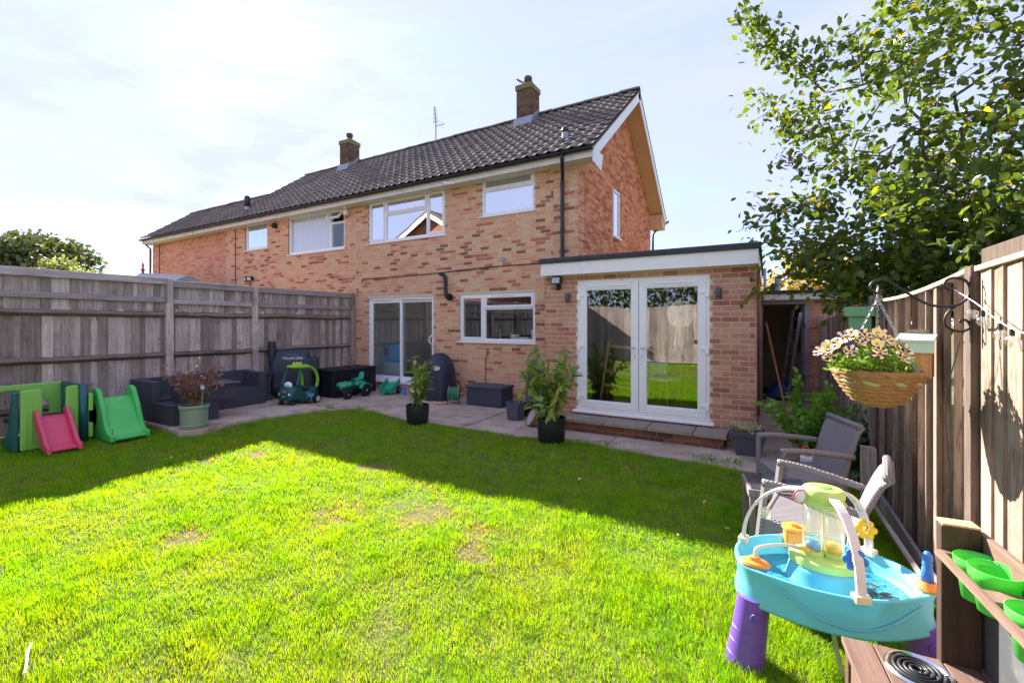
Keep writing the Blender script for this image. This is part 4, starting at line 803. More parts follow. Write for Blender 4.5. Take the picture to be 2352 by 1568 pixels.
for i, y in enumerate(posts):
    zt = 2.43+.02*max(0, 5-y)
    MB().bx(-.05, .05, -.055, .055, -.1, 2.0).build('post', fence_grey, FL, loc=(XF+.03, y, 0), rot=(R(random.uniform(-.6, .6)), 0, 0), bevel=.008); MB().bx(-.04, .045, -.045, .045, 1.98, zt).build('post_extension', fence_grey, FL, loc=(XF+.02, y, 0), bevel=.006)
for a, b_ in zip(posts, posts[1:]):
    l = b_-a-.11; yc = (a+b_)/2; zz = .02*max(0, 5-yc)
    for z, m, h in ((1.07, fence_dark_y, .055), (1.80, fence_dark_y, .055), (.35, fence_dark_y, .05)):
        n = 9; rings = []
        for k in range(n): 
            y = -l/2+l*k/(n-1); dz = random.uniform(-.008, .008)+.012*math.sin(k*.8)*(random.random()); rings.append([(-.045, y, -h+dz), (.035, y, -h*.3+dz), (.05, y, 0+dz), (.02, y, h*.6+dz), (-.045, y, h+dz)])
        MB().loft(rings).build('arris_rail', m, FL, loc=(XF, yc, z+zz*.3+random.uniform(-.01, .01)))
    MB().bx(-.03, .02, -l/2, l/2, -.045, .045).build('rail', fence_grey_y, FL, loc=(XF+.0, yc, 2.04+zz*.7), rot=(R(random.uniform(-.4, .4)), 0, 0), bevel=.006)
    MB().bx(-.03, .03, -l/2-.01, l/2+.01, -.055, .06).build('capping_rail', fence_grey_y, FL, loc=(XF+.0, yc, 2.36+zz*.9), rot=(R(random.uniform(-.2, .2)), 0, 0), bevel=.006)
XR = .905
FR = thing('boundary_fence', 'sunlit tan board fence panel at the right edge beside the tall post', 'fence', (0, 0, 0), group=None)
closeboard(FR, .5, 3.08, XR+.02, -1, lambda y: 1.91+.02*(3.1-y), .14, fence_tan, .015, twist=.012, gap=.003); MB().bx(-.03, .025, -1.29, 1.29, -.012, .014).build('capping_rail', fence_tan_y, FR, loc=(XR+.02, 1.79, 1.945), rot=(R(-1.1), 0, 0), bevel=.003)
MB().bx(.035, .13, -.40, .05, -.1, 2.03).build('post', fence_tan2, FR, loc=(XR+.01, 3.13, 0), bevel=.006); MB().bx(-.03, .034, -.04, .05, -.1, 1.94).build('post', fence_tan2, FR, loc=(XR+.01, 3.13, 0), bevel=.006)
closeboard(FR, -5.4, .5, XR+.02, -1, lambda y: 1.96, .16, fence_tan, .015, twist=.012, gap=.003)
FR2 = thing('boundary_fence', 'warped brown board fence panel with sagging top behind the hanging basket', 'fence', (0, 0, 0))
def sag(y): u = (y-3.18)/2.4; return 1.92-.06*u-.16*u*(1-u)
closeboard(FR2, 3.19, 5.54, XR+.03, -1, sag, .082, fence_tan2, .034, lean=.006, gap=.016, twist=.10, stag=.022)
b = MB(); pts = [(XR+.03, y, sag(y)+.012) for y in np.linspace(3.19, 5.56, 14)]; b.loft([[(p[0]-.03, p[1], p[2]-.012), (p[0]+.03, p[1], p[2]-.012), (p[0]+.03, p[1], p[2]+.012), (p[0]-.03, p[1], p[2]+.012)] for p in pts]).build('capping_rail', fence_tan_y, FR2)
MB().bx(-.04, .06, -.05, .05, -.1, 1.92).build('post', fence_tan2, FR2, loc=(XR+.01, 5.6, 0), bevel=.006)
MB().prism([(3.19, 0), (5.55, 0), (5.55, .12), (3.19, .10)], 'x', XR-.03, XR-.005).build('gravel_board', fence_grey_y, FR2, bevel=.004)
FR3 = thing('boundary_fence', 'shaded grey board fence panel in the passage behind the leafy shrub', 'fence', (0, 0, 0))
closeboard(FR3, 5.66, 10.75, XR+.03, -1, lambda y: 1.78-.014*(y-5.6)+.03*abs(math.sin((y-5.6)*1.25)), .11, fence_grey, .018, lean=.004, gap=.003)
for y in (8.1, 10.7): MB().bx(-.04, .05, -.045, .045, -.1, 1.78).build('post', fence_grey, FR3, loc=(XR+.01, y, 0), bevel=.006)
o = MB().prism([(-.06, 0), (.06, 0), (.06, .50), (.04, .52), (-.06, .52)], 'y', -.02, .02).build('board_offcut', fence_grey, loc=(.80, 5.15, 0), rot=(R(-3), 0, R(-8)), bevel=.004); tag(o, 'short grey timber offcut standing against the right fence', 'timber')
FB = thing('rear_fence', 'sunlit board fence across the end of the garden, mirrored in the door glass', 'fence', (0, -5.5, 0), R(90)); closeboard(FB, -.9, 9.45, 0, -1, lambda y: 2.25+.14*abs(math.sin((y)*.66)), .15, fence_grey, .02, twist=.02)
# timber brace lying along the foot of the right fence
o = MB().box((0, 0, 0), (.03, 1.9, .09)).build('timber_plank', fence_grey_y, loc=(XR-.10, 3.95, .10), rot=(R(5), R(-25), R(2)), bevel=.004); tag(o, 'grey plank leaning along the foot of the right fence', 'plank')
# ------------------------------------------------------------------ house beyond the left fence (seen mirrored in the upper windows)
NB = thing('detached_house', 'gabled brick house beyond the left fence, mirrored in the upstairs glass', 'house', (-15.2, -1.7, 0)); MB().prism([(-3.6, 0), (3.6, 0), (3.6, 5.3), (0, 7.3), (-3.6, 5.3)], 'y', -7, 0).build('wall', M('far_brick_wall', C(150, 96, 74), .9, .2, 3, .3), NB)
for s in (-1, 1):
    MB().prism([(s*4.0, 5.28), (0, 7.5), (0, 7.36), (s*4.0, 5.14)], 'y', -7.2, .3).build('roof', M('far_roof_tile', C(92, 80, 74), .9, .2, 4, .3), NB); MB().prism([(s*4.0, 5.13), (0, 7.35), (0, 7.12), (s*4.0, 4.9)], 'y', .28, .32).build('bargeboard', white_paint, NB)
# ------------------------------------------------------------------ plants
def leaf_arrays(P, D, N, size, fold=.25, asp=.5, curl=.15):
    """P base points, D directions, N normals (n,3); returns V,F of folded pointed leaves: 6 verts, 4 tris"""
    n = len(P); D = D/np.linalg.norm(D, axis=1, keepdims=True); S = np.cross(D, N); S /= np.linalg.norm(S, axis=1, keepdims=True)+1e-9; U = np.cross(S, D)
    L = size[:, None] if hasattr(size, '__len__') else np.full((n, 1), size)
    a = P; b1 = P+D*L*.28+S*L*asp*.40+U*L*fold*.25; b2 = P+D*L*.28-S*L*asp*.40+U*L*fold*.25; c1 = P+D*L*.66+S*L*asp*.42+U*L*(fold*.25-curl*.35); c2 = P+D*L*.66-S*L*asp*.42+U*L*(fold*.25-curl*.35); m = P+D*L*.5-U*L*curl*.1; tip = P+D*L-U*L*curl
    V = np.stack([a, b1, c1, m, b2, c2, tip], 1).reshape(-1, 3); k = np.arange(n)[:, None]*7
    F = np.concatenate([k+np.array([q]) for q in ([0, 1, 3], [0, 3, 4], [1, 2, 3], [4, 3, 5], [2, 6, 3], [3, 6, 5])], 0)
    return V, F
def unit(n, rng): v = rng.normal(size=(n, 3)); return v/np.linalg.norm(v, axis=1, keepdims=True)
def leaves_obj(name, parent, P, D, N, size, mat, single=0, cam=CAMP, **k):
    if single:
        d = np.linalg.norm(P-np.array(cam), axis=1); o = np.argsort(d); s, r = o[:single], o[single:]
        V, F = leaf_arrays(np.zeros((1, 3)), np.array([[0, 1., 0]]), np.array([[0, 0, 1.]]), np.array([1.0]), **k); me = npmesh('leaf', V, F, mat, False)
        for i in s:
            y = Vector(D[i]).normalized(); z = Vector(N[i]); x = y.cross(z).normalized(); z = x.cross(y); m = Matrix((x, y, z)).transposed().to_4x4()
            q = inst('leaf', me, parent); q.matrix_basis = Matrix.Translation(P[i]) @ m @ Matrix.Scale(float(size[i]), 4)
        P, D, N, size = P[r], D[r], N[r], size[r]
    V, F = leaf_arrays(P, D, N, size, **k); o = bpy.data.objects.new(name, npmesh(name, V, F, mat)); COL.objects.link(o); o.parent = parent; stuff(o); return o
def grow(base, targets, rng, r0=.06, r1=.004, bend=.25):
    """skeleton: every target links to the nearest node already grown. returns nodes, parents, radii"""
    nodes = [Vector(p) for p in base]; par = [i-1 for i in range(len(base))]
    tg = sorted([Vector(t) for t in targets], key=lambda t: (t-nodes[-1]).length)
    for t in tg:
        best, bd = 0, 1e9
        for i, q in enumerate(nodes):
            if i == 0 and len(base) > 1: continue
            d = (t-q).length
            if d < bd: bd, best = d, i
        q = nodes[best]; k = max(1, int(bd/.18)); prev = best
        for j in range(1, k+1):
            u = j/k; p = q.lerp(t, u)+Vector(rng.normal(size=3)*bend*bd*.18*math.sin(math.pi*u))+Vector((0, 0, bd*.12*math.sin(math.pi*u)))
            nodes.append(p); par.append(prev); prev = len(nodes)-1
    w = [0]*len(nodes); ch = [0]*len(nodes)
    for i in range(len(nodes)-1, -1, -1):
        if ch[i] == 0: w[i] = 1
        if par[i] >= 0: w[par[i]] += w[i]; ch[par[i]] += 1
    mxw = w[0]; rad = [max(r1, r0*(x/mxw)**.5) for x in w]
    return nodes, par, rad, ch
def skeleton_mesh(nodes, par, rad, n=6):
    b = MB()
    for i in range(1, len(nodes)):
        if par[i] < 0: continue
        r = rad[i]; k = n if r > .012 else 4
        b.tube([nodes[par[i]], nodes[i]], [min(rad[par[i]], r*1.25), r], k, caps=False)
    return b
def tree(name, lab, cat, root, base, targets, mat, lmat, lsize, per, r0, seed, single=0, spread=.12, group=None, thin=.004, droop=.2, asp=.55):
    rng = np.random.default_rng(seed); t = thing(name, lab, cat, root, group=group); off = Vector(root)
    nodes, par, rad, ch = grow(base, targets, rng, r0, thin)
    skeleton_mesh(nodes, par, rad).build('trunk', mat, t, smooth=True)
    P = []; D = []
    for i in range(len(base), len(nodes)):
        if rad[i] > thin*2.6: continue
        q = nodes[par[i]]; dr = (nodes[i]-q)
        for k in range(rng.integers(max(1, per-2), per+3)):
            u = rng.random(); p = q.lerp(nodes[i], u); d = dr.normalized()*.6+Vector(rng.normal(size=3))*.8+Vector((0, 0, .15)); P.append(p+Vector(rng.normal(size=3))*spread*.25); D.append(d)
    P = np.array(P); D = np.array(D); D[:, 2] -= droop; N = np.array([0, 0, 1.])+rng.normal(size=P.shape)*.55
    size = lsize*rng.uniform(.65, 1.2, len(P))
    leaves_obj('crown', t, P, D, N, size, lmat, single, cam=CAMP-off, asp=asp); return t
rng = np.random.default_rng(11)
def blob(c, r, n, rng, shell=.55):
    v = unit(n, rng); k = rng.uniform(shell**3, 1, n)**(1/3); return (np.array(c)+v*np.array(r)*k[:, None])
# plum tree leaning over the right fence (world numbers relative to its foot)
TB = (1.62, 6.75, 0)
tg = np.concatenate([blob((-.35, .0, 2.7), (1.35, 1.2, .95), 190, rng, .3), blob((-.9, -.2, 2.0), (.85, .9, .7), 120, rng, .3), blob((.7, -.2, 3.0), (1.2, 1.2, 1.2), 170, rng, .3), blob((.6, -.9, 2.2), (.9, .9, .8), 120, rng, .3), blob((-.5, .1, 4.0), (1.1, 1.0, .8), 70, rng, .2), blob((.9, -.6, 4.3), (1.1, 1.0, .8), 90, rng, .2),
   np.array([[-1.9, .2, 4.7], [-1.7, .1, 4.75], [-1.8, .3, 4.45], [-.9, .3, 4.7], [-1.1, 0, 4.5], [-1.3, .3, 4.9], [-2.0, .1, 2.9], [-1.9, .2, 2.5], [-1.7, 0, 3.0], [-1.55, .2, 4.55], [-1.4, .2, 4.3], [-1.2, .15, 4.15], [-1.0, .1, 3.95], [-1.75, -.2, 3.3], [-1.85, -.1, 1.9], [-2.0, -.2, 1.55], [-1.6, -.2, 1.5], [-.3, .2, 5.2], [-.2, .1, 4.9], [1.0, 0, 5.3], [.4, .2, 5.0], [-1.3, .1, 1.45]])])
up = np.array([[-1.1+-.8*u+o1, .1+o2, 4.75+1.05*u+o3] for u in np.linspace(0, 1, 9) for o1, o2, o3 in ((0, 0, 0), (.12, .1, -.14), (-.06, -.1, .13))]); tg = np.concatenate([tg, up, blob((.3, -.3, 2.3), (1.1, .8, .65), 120, rng, .2), blob((-.3, .1, 5.15), (.75, .8, .6), 34, rng, .2), blob((.7, 0, 5.5), (.8, .8, .7), 40, rng, .2), blob((1.3, -.5, 5.2), (.7, .8, .8), 40, rng, .2)])
tg = tg[(tg[:, 2] > 1.45) & ((tg[:, 0] > -1.1) | (tg[:, 2] > 2.3)) & ((tg[:, 0] > -.5) | (tg[:, 2] > 1.8))]; tg = np.concatenate([tg, np.array([[-1.75, -.1, 2.0], [-1.5, -.1, 2.2], [-1.2, 0, 2.1]])])
tree('plum_tree', 'broad leaved plum tree with grey limbs rising behind the right fence', 'tree', TB, [(0, 0, -.1), (.02, 0, .7), (-.03, .02, 1.35), (-.05, .03, 1.9), (.02, 0, 2.5)], tg, bark, leaf_tree, .105, 21, .066, 5, single=300, spread=.4, thin=.0035, asp=.66)
# far trees
rng = np.random.default_rng(21)
tg = np.concatenate([blob((0, 0, 5.6), (4.4, 4, 2.2), 150, rng, .5), blob((4.2, 0, 4.2), (2.6, 2.5, 1.7), 60, rng, .5), blob((-4.5, 0, 5.2), (3, 3, 2), 60, rng, .5), blob((0, 0, 3.2), (5, 4, 1.5), 60, rng, .5)])
def far_tree(name, lab, root, tg, lm, ls, n, seed, r0=.3, group=None, crown=.55):
    r2 = np.random.default_rng(seed); t = thing(name, lab, 'tree', root, group=group)
    nodes, par, rad, ch = grow([(0, 0, -.1), (0, 0, tg[:, 2].min()*.6)], tg, r2, r0, .02); skeleton_mesh(nodes, par, rad, 5).build('trunk', bark, t, smooth=True)
    P = np.repeat(tg, n, 0)+unit(len(tg)*n, r2)*r2.uniform(0, 1, (len(tg)*n, 1))**.5*crown; D = unit(len(P), r2); D[:, 2] -= .2; N = np.array([0, -.3, 1.])+r2.normal(size=P.shape)*.6
    leaves_obj('crown', t, P, D, N, ls*r2.uniform(.6, 1.3, len(P)), lm, 0, asp=.7); return t
far_tree('oak_tree', 'distant rounded oak above the left fence', (-39.0, 8.6, 0), tg*np.array([.70, .8, .90]), leaf_far, .30, 70, 3, .4, crown=.75)
tg = np.concatenate([blob((0, 0, 2.5), (1.6, 1.5, 1.4), 70, rng, .4)]); far_tree('bush_tree', 'pale green bushy tree in front of the distant oak', (-33.5, 9.2, 0), tg+np.array([0, 0, 1.1]), leafy('pale_far_leaf', C(150, 160, 96), C(170, 176, 120), None, .3, .6), .22, 60, 4, .2)
tg = blob((0, 0, 3.0), (2.2, 1.2, 1.2), 70, rng, .4); far_tree('autumn_tree', 'yellow autumn tree behind the outbuilding roof', (1.7, 19.5, 0), tg, leaf_yel, .16, 60, 5, .15)
# hedge behind the rear fence, mirrored in the glass
rng = np.random.default_rng(31); P = np.stack([rng.uniform(-14, 4, 16000), rng.normal(-7.6, .7, 16000), 4.4*rng.random(16000)**.8+.6*np.sin(rng.uniform(-14, 4, 16000))], 1)
hd = thing('tall_hedge', 'dark green hedge behind the rear fence, mirrored in the doors', 'hedge', (0, 0, 0)); leaves_obj('foliage', hd, P, unit(len(P), rng), np.array([0, 0, 1.])+rng.normal(size=P.shape)*.6, .2*rng.uniform(.6, 1.3, len(P)), leaf_far, 0, asp=.7)
# potted and planted shrubs
def bushy(root, nst, height, spread, leafmat, lsize, per, seed, single=0, stem_r=.006, name='plant', start=.25, z0=0, whorl=False, droop=.2, asp=.42, up=1.0, stemmat=None, parts=True):
    r2 = np.random.default_rng(seed); b = MB(); P = []; D = []
    for s in range(nst):
        a = r2.uniform(0, 2*math.pi); sp = spread*math.sqrt(r2.random()); h = height*r2.uniform(.55, 1.0)*(1-.35*sp/max(spread, 1e-3)); pts = [Vector((.03*math.cos(a), .03*math.sin(a), z0))]
        tip = Vector((sp*math.cos(a), sp*math.sin(a), z0+h)); mid = Vector((sp*.35*math.cos(a), sp*.35*math.sin(a), z0+h*.55)); pl = bez(pts[0], pts[0].lerp(mid, .6), mid, tip, 10)
        pl = [p+Vector(r2.normal(size=3))*.008 for p in pl]; b.tube(pl, [stem_r*(1-.07*i) for i in range(len(pl))], 5)
        for k in range(int(per*r2.uniform(.7, 1.3))):
            u = start+(1-start)*r2.random()**.8; f = u*10; i = min(9, int(f)); p = pl[i].lerp(pl[i+1], f-i); d = (pl[i+1]-pl[i]).normalized()*.45*up+Vector(r2.normal(size=3))*.75; P.append(p); D.append(d)
    b.build('stem', stemmat or twig, root, smooth=True)
    P = np.array(P); D = np.array(D); D[:, 2] += .15-droop; N = np.array([0, 0, 1.])+r2.normal(size=P.shape)*.45
    return leaves_obj('foliage', root, P, D, N, lsize*r2.uniform(.6, 1.2, len(P)), leafmat, single, cam=CAMP-Vector(root.location), asp=asp)
bushy(PLW, 9, .22, .1, leaf_shrub, .05, 12, 1, z0=.1, stem_r=.003)
def tub(root, r, h, mat=black_pot):
    MB().lathe([(r*.88, 0), (r*.92, .01), (r, h*.75), (r*1.0, h), (r*.93, h), (r*.9, h*.82)], 32).build('pot', mat, root, auto=35); MB().lathe([(0, h*.84), (r*.9, h*.83)], 20).build('soil', soil, root)
def orb_light(lab, loc, h, r=.055, lean=(0, 0)):
    t = thing('solar_light', lab, 'garden light', loc, rot=(lean[0], lean[1], 0), group='glass globe garden lights'); MB().tube([(0, 0, 0), (0, 0, h-r)], .007, 6).build('stake', galv, t); MB().lathe([(.02, h-r*1.25), (.03, h-r*.8), (.015, h-r*.6)], 12).build('collar', galv, t); MB().ball((0, 0, h), r, 16, 10).build('globe', orb_glass, t, smooth=True); MB().lathe([(.0, h+r*.1), (r*.45, h+r*.05), (r*.5, h-r*.3), (0, h-r*.4)], 12).build('solar_cell', P_face, t, smooth=True)
orb_glass = glass_mat('crackle_glass', .25, (.95, .96, .96), 1.5, .05)
t = thing('potted_laurel', 'tall leafy shrub in large black pot beside the step', 'potted plant', (-2.62, 5.66, .0)); tub(t, .20, .34); bushy(t, 15, 1.32, .42, leaf_pot, .17, 34, 42, 60, z0=.28, stem_r=.009, droop=.35, asp=.36, start=.12); bushy(t, 7, .55, .6, leaf_pot, .15, 16, 43, 0, z0=.28, stem_r=.006, droop=.3, asp=.36)
t = thing('potted_laurel', 'smaller leafy shrub in black pot on the lawn edge by patio door', 'potted plant', (-5.04, 5.62, .0)); tub(t, .19, .30); bushy(t, 9, 1.15, .34, leaf_pot, .17, 22, 44, 40, z0=.25, stem_r=.008, droop=.35, asp=.36, start=.15)
orb_light('glass globe garden light in the pot of the tall shrub', (-2.73, 5.53, .25), .36, .06, (0, .05)); orb_light('glass globe garden light in the smaller shrub pot', (-5.04, 5.5, .22), .32, .06)
o = MB().tube([(-2.78, 5.58, .2), (-2.9, 5.66, 1.0)], .010, 6).build('bamboo_cane', M('bamboo', C(206, 190, 120), .5)); tag(o, 'yellow bamboo cane stuck in the tall shrub pot', 'cane')
t = thing('potted_dead_shrub', 'dried brown shrub in sage green glazed pot by the sofa', 'potted plant', (-7.58, 3.46, .05)); r, h = .19, .36
MB().lathe([(r*.86, 0), (r*.9, .01), (r*.93, .05), (r*.95, .055), (r*.95, .07), (r*.93, .075), (r*.95, h*.85), (r*1.02, h*.87), (r*1.05, h*.95), (r*1.0, h), (r*.92, h), (r*.9, h*.8)], 36).build('pot', sage_glaze, t, auto=35); MB().lathe([(0, h*.84), (r*.9, h*.83)], 20).build('soil', soil, t)
MB().tube([((r*.955)*math.sin(.045*math.cos(a)/r+.35), -(r*.955)*math.cos(.045*math.cos(a)/r+.35), .22+.045*math.sin(a)) for a in (2*math.pi*i/20 for i in range(20))], .004, 6, closed=True).build('medallion', sage_glaze, t, smooth=True)
bushy(t, 48, 1.0, .48, leaf_dry, .06, 22, 45, 0, z0=.3, stem_r=.005, droop=.4, asp=.45, start=.3, stemmat=M('dry_twig', C(150, 118, 108), .8)); orb_light('glass globe garden light in the sage green pot', (-7.45, 3.5, .3), .37, .055, (0, .08))
t = thing('leafy_shrub', 'bright green leafy shrub growing by the right fence', 'shrub', (.42, 6.55, 0)); bushy(t, 34, 1.15, .66, leaf_shrub, .095, 40, 46, 80, stem_r=.008, droop=.1, asp=.6, start=.25)
t = thing('ivy_plant', 'dark glossy climber between the shrub and the right fence', 'climber', (.78, 5.75, 0)); bushy(t, 16, .95, .22, leaf_ivy, .10, 16, 47, 0, stem_r=.006, droop=.5, asp=.75)
t = thing('square_planter', 'slate grey square planter of pale variegated foliage by the step', 'planter', (-.22, 6.32, .01), R(6)); w0, w1, h = .13, .185, .30
MB().loft([[(sx*w, sy*w, z) for sx, sy in ((-1, -1), (1, -1), (1, 1), (-1, 1))] for w, z in ((w0, 0), (w1*.97, h*.8), (w1*1.02, h*.8), (w1*1.05, h), (w1*.95, h), (w1*.9, h*.85))]).build('planter', slate_planter, t, bevel=.005)
for k in (.66, .71, .76): w = w0+(w1*.97-w0)*k/.8+.003; rect_frame(MB(), -w, w, -w, w, .004, h*k, h*k+.006).xf(Matrix(((1, 0, 0, 0), (0, 0, 1, 0), (0, 1, 0, 0), (0, 0, 0, 1)))).build('ridge_band', slate_planter, t)
bushy(t, 60, .19, .22, leaf_var, .035, 22, 48, 0, z0=h*.82, stem_r=.003, droop=0, asp=.5, start=.2, up=1.6)
t = thing('hexagonal_planter', 'empty grey hexagonal planter on the patio', 'planter', (-3.74, 6.62, .012), R(12)); MB().lathe([(.15, 0), (.175, .30), (.155, .30), (.135, .05), (0, .05)], 6).build('planter', slate_planter, t, bevel=.006)
# ------------------------------------------------------------------ grass blades
def vnoise(x, y, s, seed):
    r = np.random.default_rng(seed); G = r.random((64, 64)); u = (x*s) % 63; v = (y*s) % 63; i = u.astype(int); j = v.astype(int); fu = u-i; fv = v-j; fu = fu*fu*(3-2*fu); fv = fv*fv*(3-2*fv)
    return (G[i, j]*(1-fu)+G[i+1, j]*fu)*(1-fv)+(G[i, j+1]*(1-fu)+G[i+1, j+1]*fu)*fv
rg = np.random.default_rng(5)
NC = 3400000; gx = rg.uniform(-9.4, .9, NC); gy = rg.uniform(-5.4, 6.6, NC)
ca, sa = math.cos(R(29.9)), math.sin(R(29.9)); dep = -sa*gx+ca*gy; rt = ca*gx+sa*gy
infr = (dep > 1.2) & (np.abs(rt) < dep*1.2+.3)
dens = np.where(infr, np.minimum(18000, 74000/np.maximum(dep, .5)**1.5), 350.0)
area = 10.3*12.0; keep = rg.random(NC) < dens*area/NC
keep &= ~in_patio(gx, gy-.05) & (gy < 5.9)
# worn, straw coloured patches of the real lawn
PATCH = [(-3.87, 1.72, .3), (-2.6, 3.0, .5), (-2.0, 2.95, .4), (-3.2, 2.55, .5), (-1.9, 2.6, .35), (-5.6, 3.2, .4), (-5.9, 2.8, .3), (-3.9, 3.6, .3), (-3.0, 3.5, .3), (.3, 4.6, .5), (.5, 3.6, .4)]
def dryness(x, y):
    d = .12*np.clip((vnoise(x, y, 1.4, 1)*.6+vnoise(x, y, 4.3, 2)*.4-.50)*4, 0, 1)
    for a, b_, r in PATCH:
        q = np.hypot(x-a, (y-b_)*1.2)/(r*.48)+(vnoise(x, y, 5, 3)-.5)*1.5+(vnoise(x, y, 13, 4)-.5)*1.4; d = np.maximum(d, .9*np.clip(1.2-q, 0, 1))
    return d
dr = dryness(gx, gy); keep &= rg.random(NC) > dr*.75
gx, gy, dr, dep, infr = gx[keep], gy[keep], dr[keep], dep[keep], infr[keep]; n = len(gx)
tuft = vnoise(gx, gy, 3.1, 7)*.5+vnoise(gx, gy, 9.7, 8)*.5
h = (.024+.042*tuft**1.5)*rg.uniform(.6, 1.35, n)*(1-.45*dr); w = np.where(infr, .0016+.00056*np.clip(dep, 1, 9), .02)*rg.uniform(.7, 1.3, n)
ang = rg.uniform(0, 2*math.pi, n); cl = vnoise(gx, gy, 5.5, 9)*2*math.pi*2; lean = rg.uniform(.1, .8, n)
lx = np.cos(cl)*lean*.6+np.cos(ang)*.5; ly = np.sin(cl)*lean*.6+np.sin(ang)*.5
sx, sy = -np.sin(ang)*w*.5, np.cos(ang)*w*.5; z = lawn_z(gx, gy)-.004
V = np.empty((n, 5, 3), np.float32)
V[:, 0] = np.stack([gx-sx, gy-sy, z], 1); V[:, 1] = np.stack([gx+sx, gy+sy, z], 1)
mx_, my_, mz = gx+lx*h*.35, gy+ly*h*.35, z+h*.62; V[:, 2] = np.stack([mx_-sx*.8, my_-sy*.8, mz], 1); V[:, 3] = np.stack([mx_+sx*.8, my_+sy*.8, mz], 1)
V[:, 4] = np.stack([gx+lx*h*.95, gy+ly*h*.95, z+h*.98], 1)
k = np.arange(n, dtype=np.int64)[:, None]*5; F = np.concatenate([k+np.array([[0, 1, 3]]), k+np.array([[0, 3, 2]]), k+np.array([[2, 3, 4]])], 1).reshape(-1, 3)
me = npmesh('grass', V.reshape(-1, 3), F, grass_m); at = me.attributes.new('dry', 'FLOAT', 'POINT'); at.data.foreach_set('value', np.repeat(np.clip(dr*.9*rg.uniform(.4, 1.2, n), 0, 1), 5).astype(np.float32))
go = bpy.data.objects.new('grass', me); COL.objects.link(go); go['kind'] = 'stuff'; go['label'] = 'short sunlit lawn grass with worn straw patches'; go['category'] = 'grass'
print('grass blades', n)
# crumbs of soil, moss and leaf litter on the concrete
nL = 2600; lx_ = rg.uniform(-9.3, .3, nL); ly_ = rg.uniform(3.3, 8.0, nL); kk = in_patio(lx_, ly_-.02) & (rg.random(nL) < np.where(ly_ > 7.6, 1, .45)) & (ly_ < np.where(lx_ > -3.25, 6.7, 8.05)); P = np.c_[lx_[kk], ly_[kk], np.where((lx_[kk] < -7.2) & (ly_[kk] < 5.6), .063, .016)]
Vl, Fl = leaf_arrays(P, np.c_[rg.normal(size=(len(P), 2)), np.full(len(P), .1)], np.c_[rg.normal(size=(len(P), 2))*.3, np.ones(len(P))], rg.uniform(.008, .03, len(P)), asp=.6); o = inst('leaf_litter', npmesh('leaf_litter', Vl, Fl, leafy('litter', C(92, 70, 50), C(134, 110, 70), C(70, 84, 40), .1, .9))); o['kind'] = 'stuff'; o['label'] = 'crumbs of leaf litter and moss on the patio'; o['category'] = 'litter'
# weeds in the concrete joints
wd = []
for (x, y, m) in ((-6.73, 5.9, 30), (-7.3, 5.62, 40), (-.6, 5.75, 40), (-.35, 5.8, 30), (-1.89, 5.8, 14), (-3.2, 7.9, 20)):
    for i in range(m): wd.append((x+rg.normal()*.07, y+rg.normal()*.05))
wd = np.array(wd); D = np.stack([rg.normal(size=len(wd))*.5, rg.normal(size=len(wd))*.5, np.ones(len(wd))], 1); P = np.c_[wd, np.full(len(wd), .01)]
Vw, Fw = leaf_arrays(P, D, rg.normal(size=P.shape), .09*rg.uniform(.5, 1.2, len(P)), asp=.14); o = inst('weeds', npmesh('weeds', Vw, Fw, leaf_shrub)); o['kind'] = 'stuff'; o['label'] = 'small green weeds growing in the patio joints'; o['category'] = 'weeds'
# ------------------------------------------------------------------ garden furniture on the left
ZP = .061
S = thing('corner_sofa', 'dark rattan corner sofa without cushions against the left fence', 'sofa', (0, 0, ZP))
MB().bx(-9.26, -8.70, 3.425, 5.13, 0, .33).build('seat', rattan_dark, S, bevel=.012); MB().bx(-9.38, -9.262, 3.30, 5.26, 0, .64).build('backrest', rattan_dark, S, bevel=.012)
MB().bx(-9.26, -8.70, 5.132, 5.26, 0, .62).build('armrest', rattan_dark, S, bevel=.012); MB().bx(-9.26, -8.56, 3.30, 3.423, 0, .64).build('armrest', rattan_dark, S, bevel=.012)
t = thing('rattan_bench', 'low dark rattan footstool bench at the near end of the sofa', 'bench', (0, 0, ZP)); MB().bx(-8.55, -7.94, 3.31, 4.0, 0, .29).build('base', rattan_dark, t, bevel=.01); MB().bx(-8.555, -7.93, 3.30, 4.01, .291, .315).build('seat', rattan_dark, t, bevel=.008)
t = thing('rattan_table', 'dark rattan box table stacked on the low bench', 'table', (0, 0, ZP+.316)); MB().bx(-8.52, -7.96, 3.55, 4.33, 0, .235).build('base', rattan_dark, t, bevel=.008); MB().bx(-8.55, -7.93, 3.52, 4.36, .236, .262).build('table_top', M('dark_glass_top', C(70, 74, 92), .15, .05), t, bevel=.006)
t = thing('side_table', 'waisted dark rattan side table between sofa and covered grill', 'side table', (-9.05, 5.42, ZP)); MB().loft([[(sx*w, sy*w, z) for sx, sy in ((-1, -1), (1, -1), (1, 1), (-1, 1))] for w, z in ((.125, 0), (.10, .12), (.09, .3), (.10, .45), (.125, .54))]).build('base', rattan_dark, t, smooth=False); MB().bx(-.14, .14, -.14, .14, .541, .56).build('table_top', rattan_dark, t, bevel=.006)
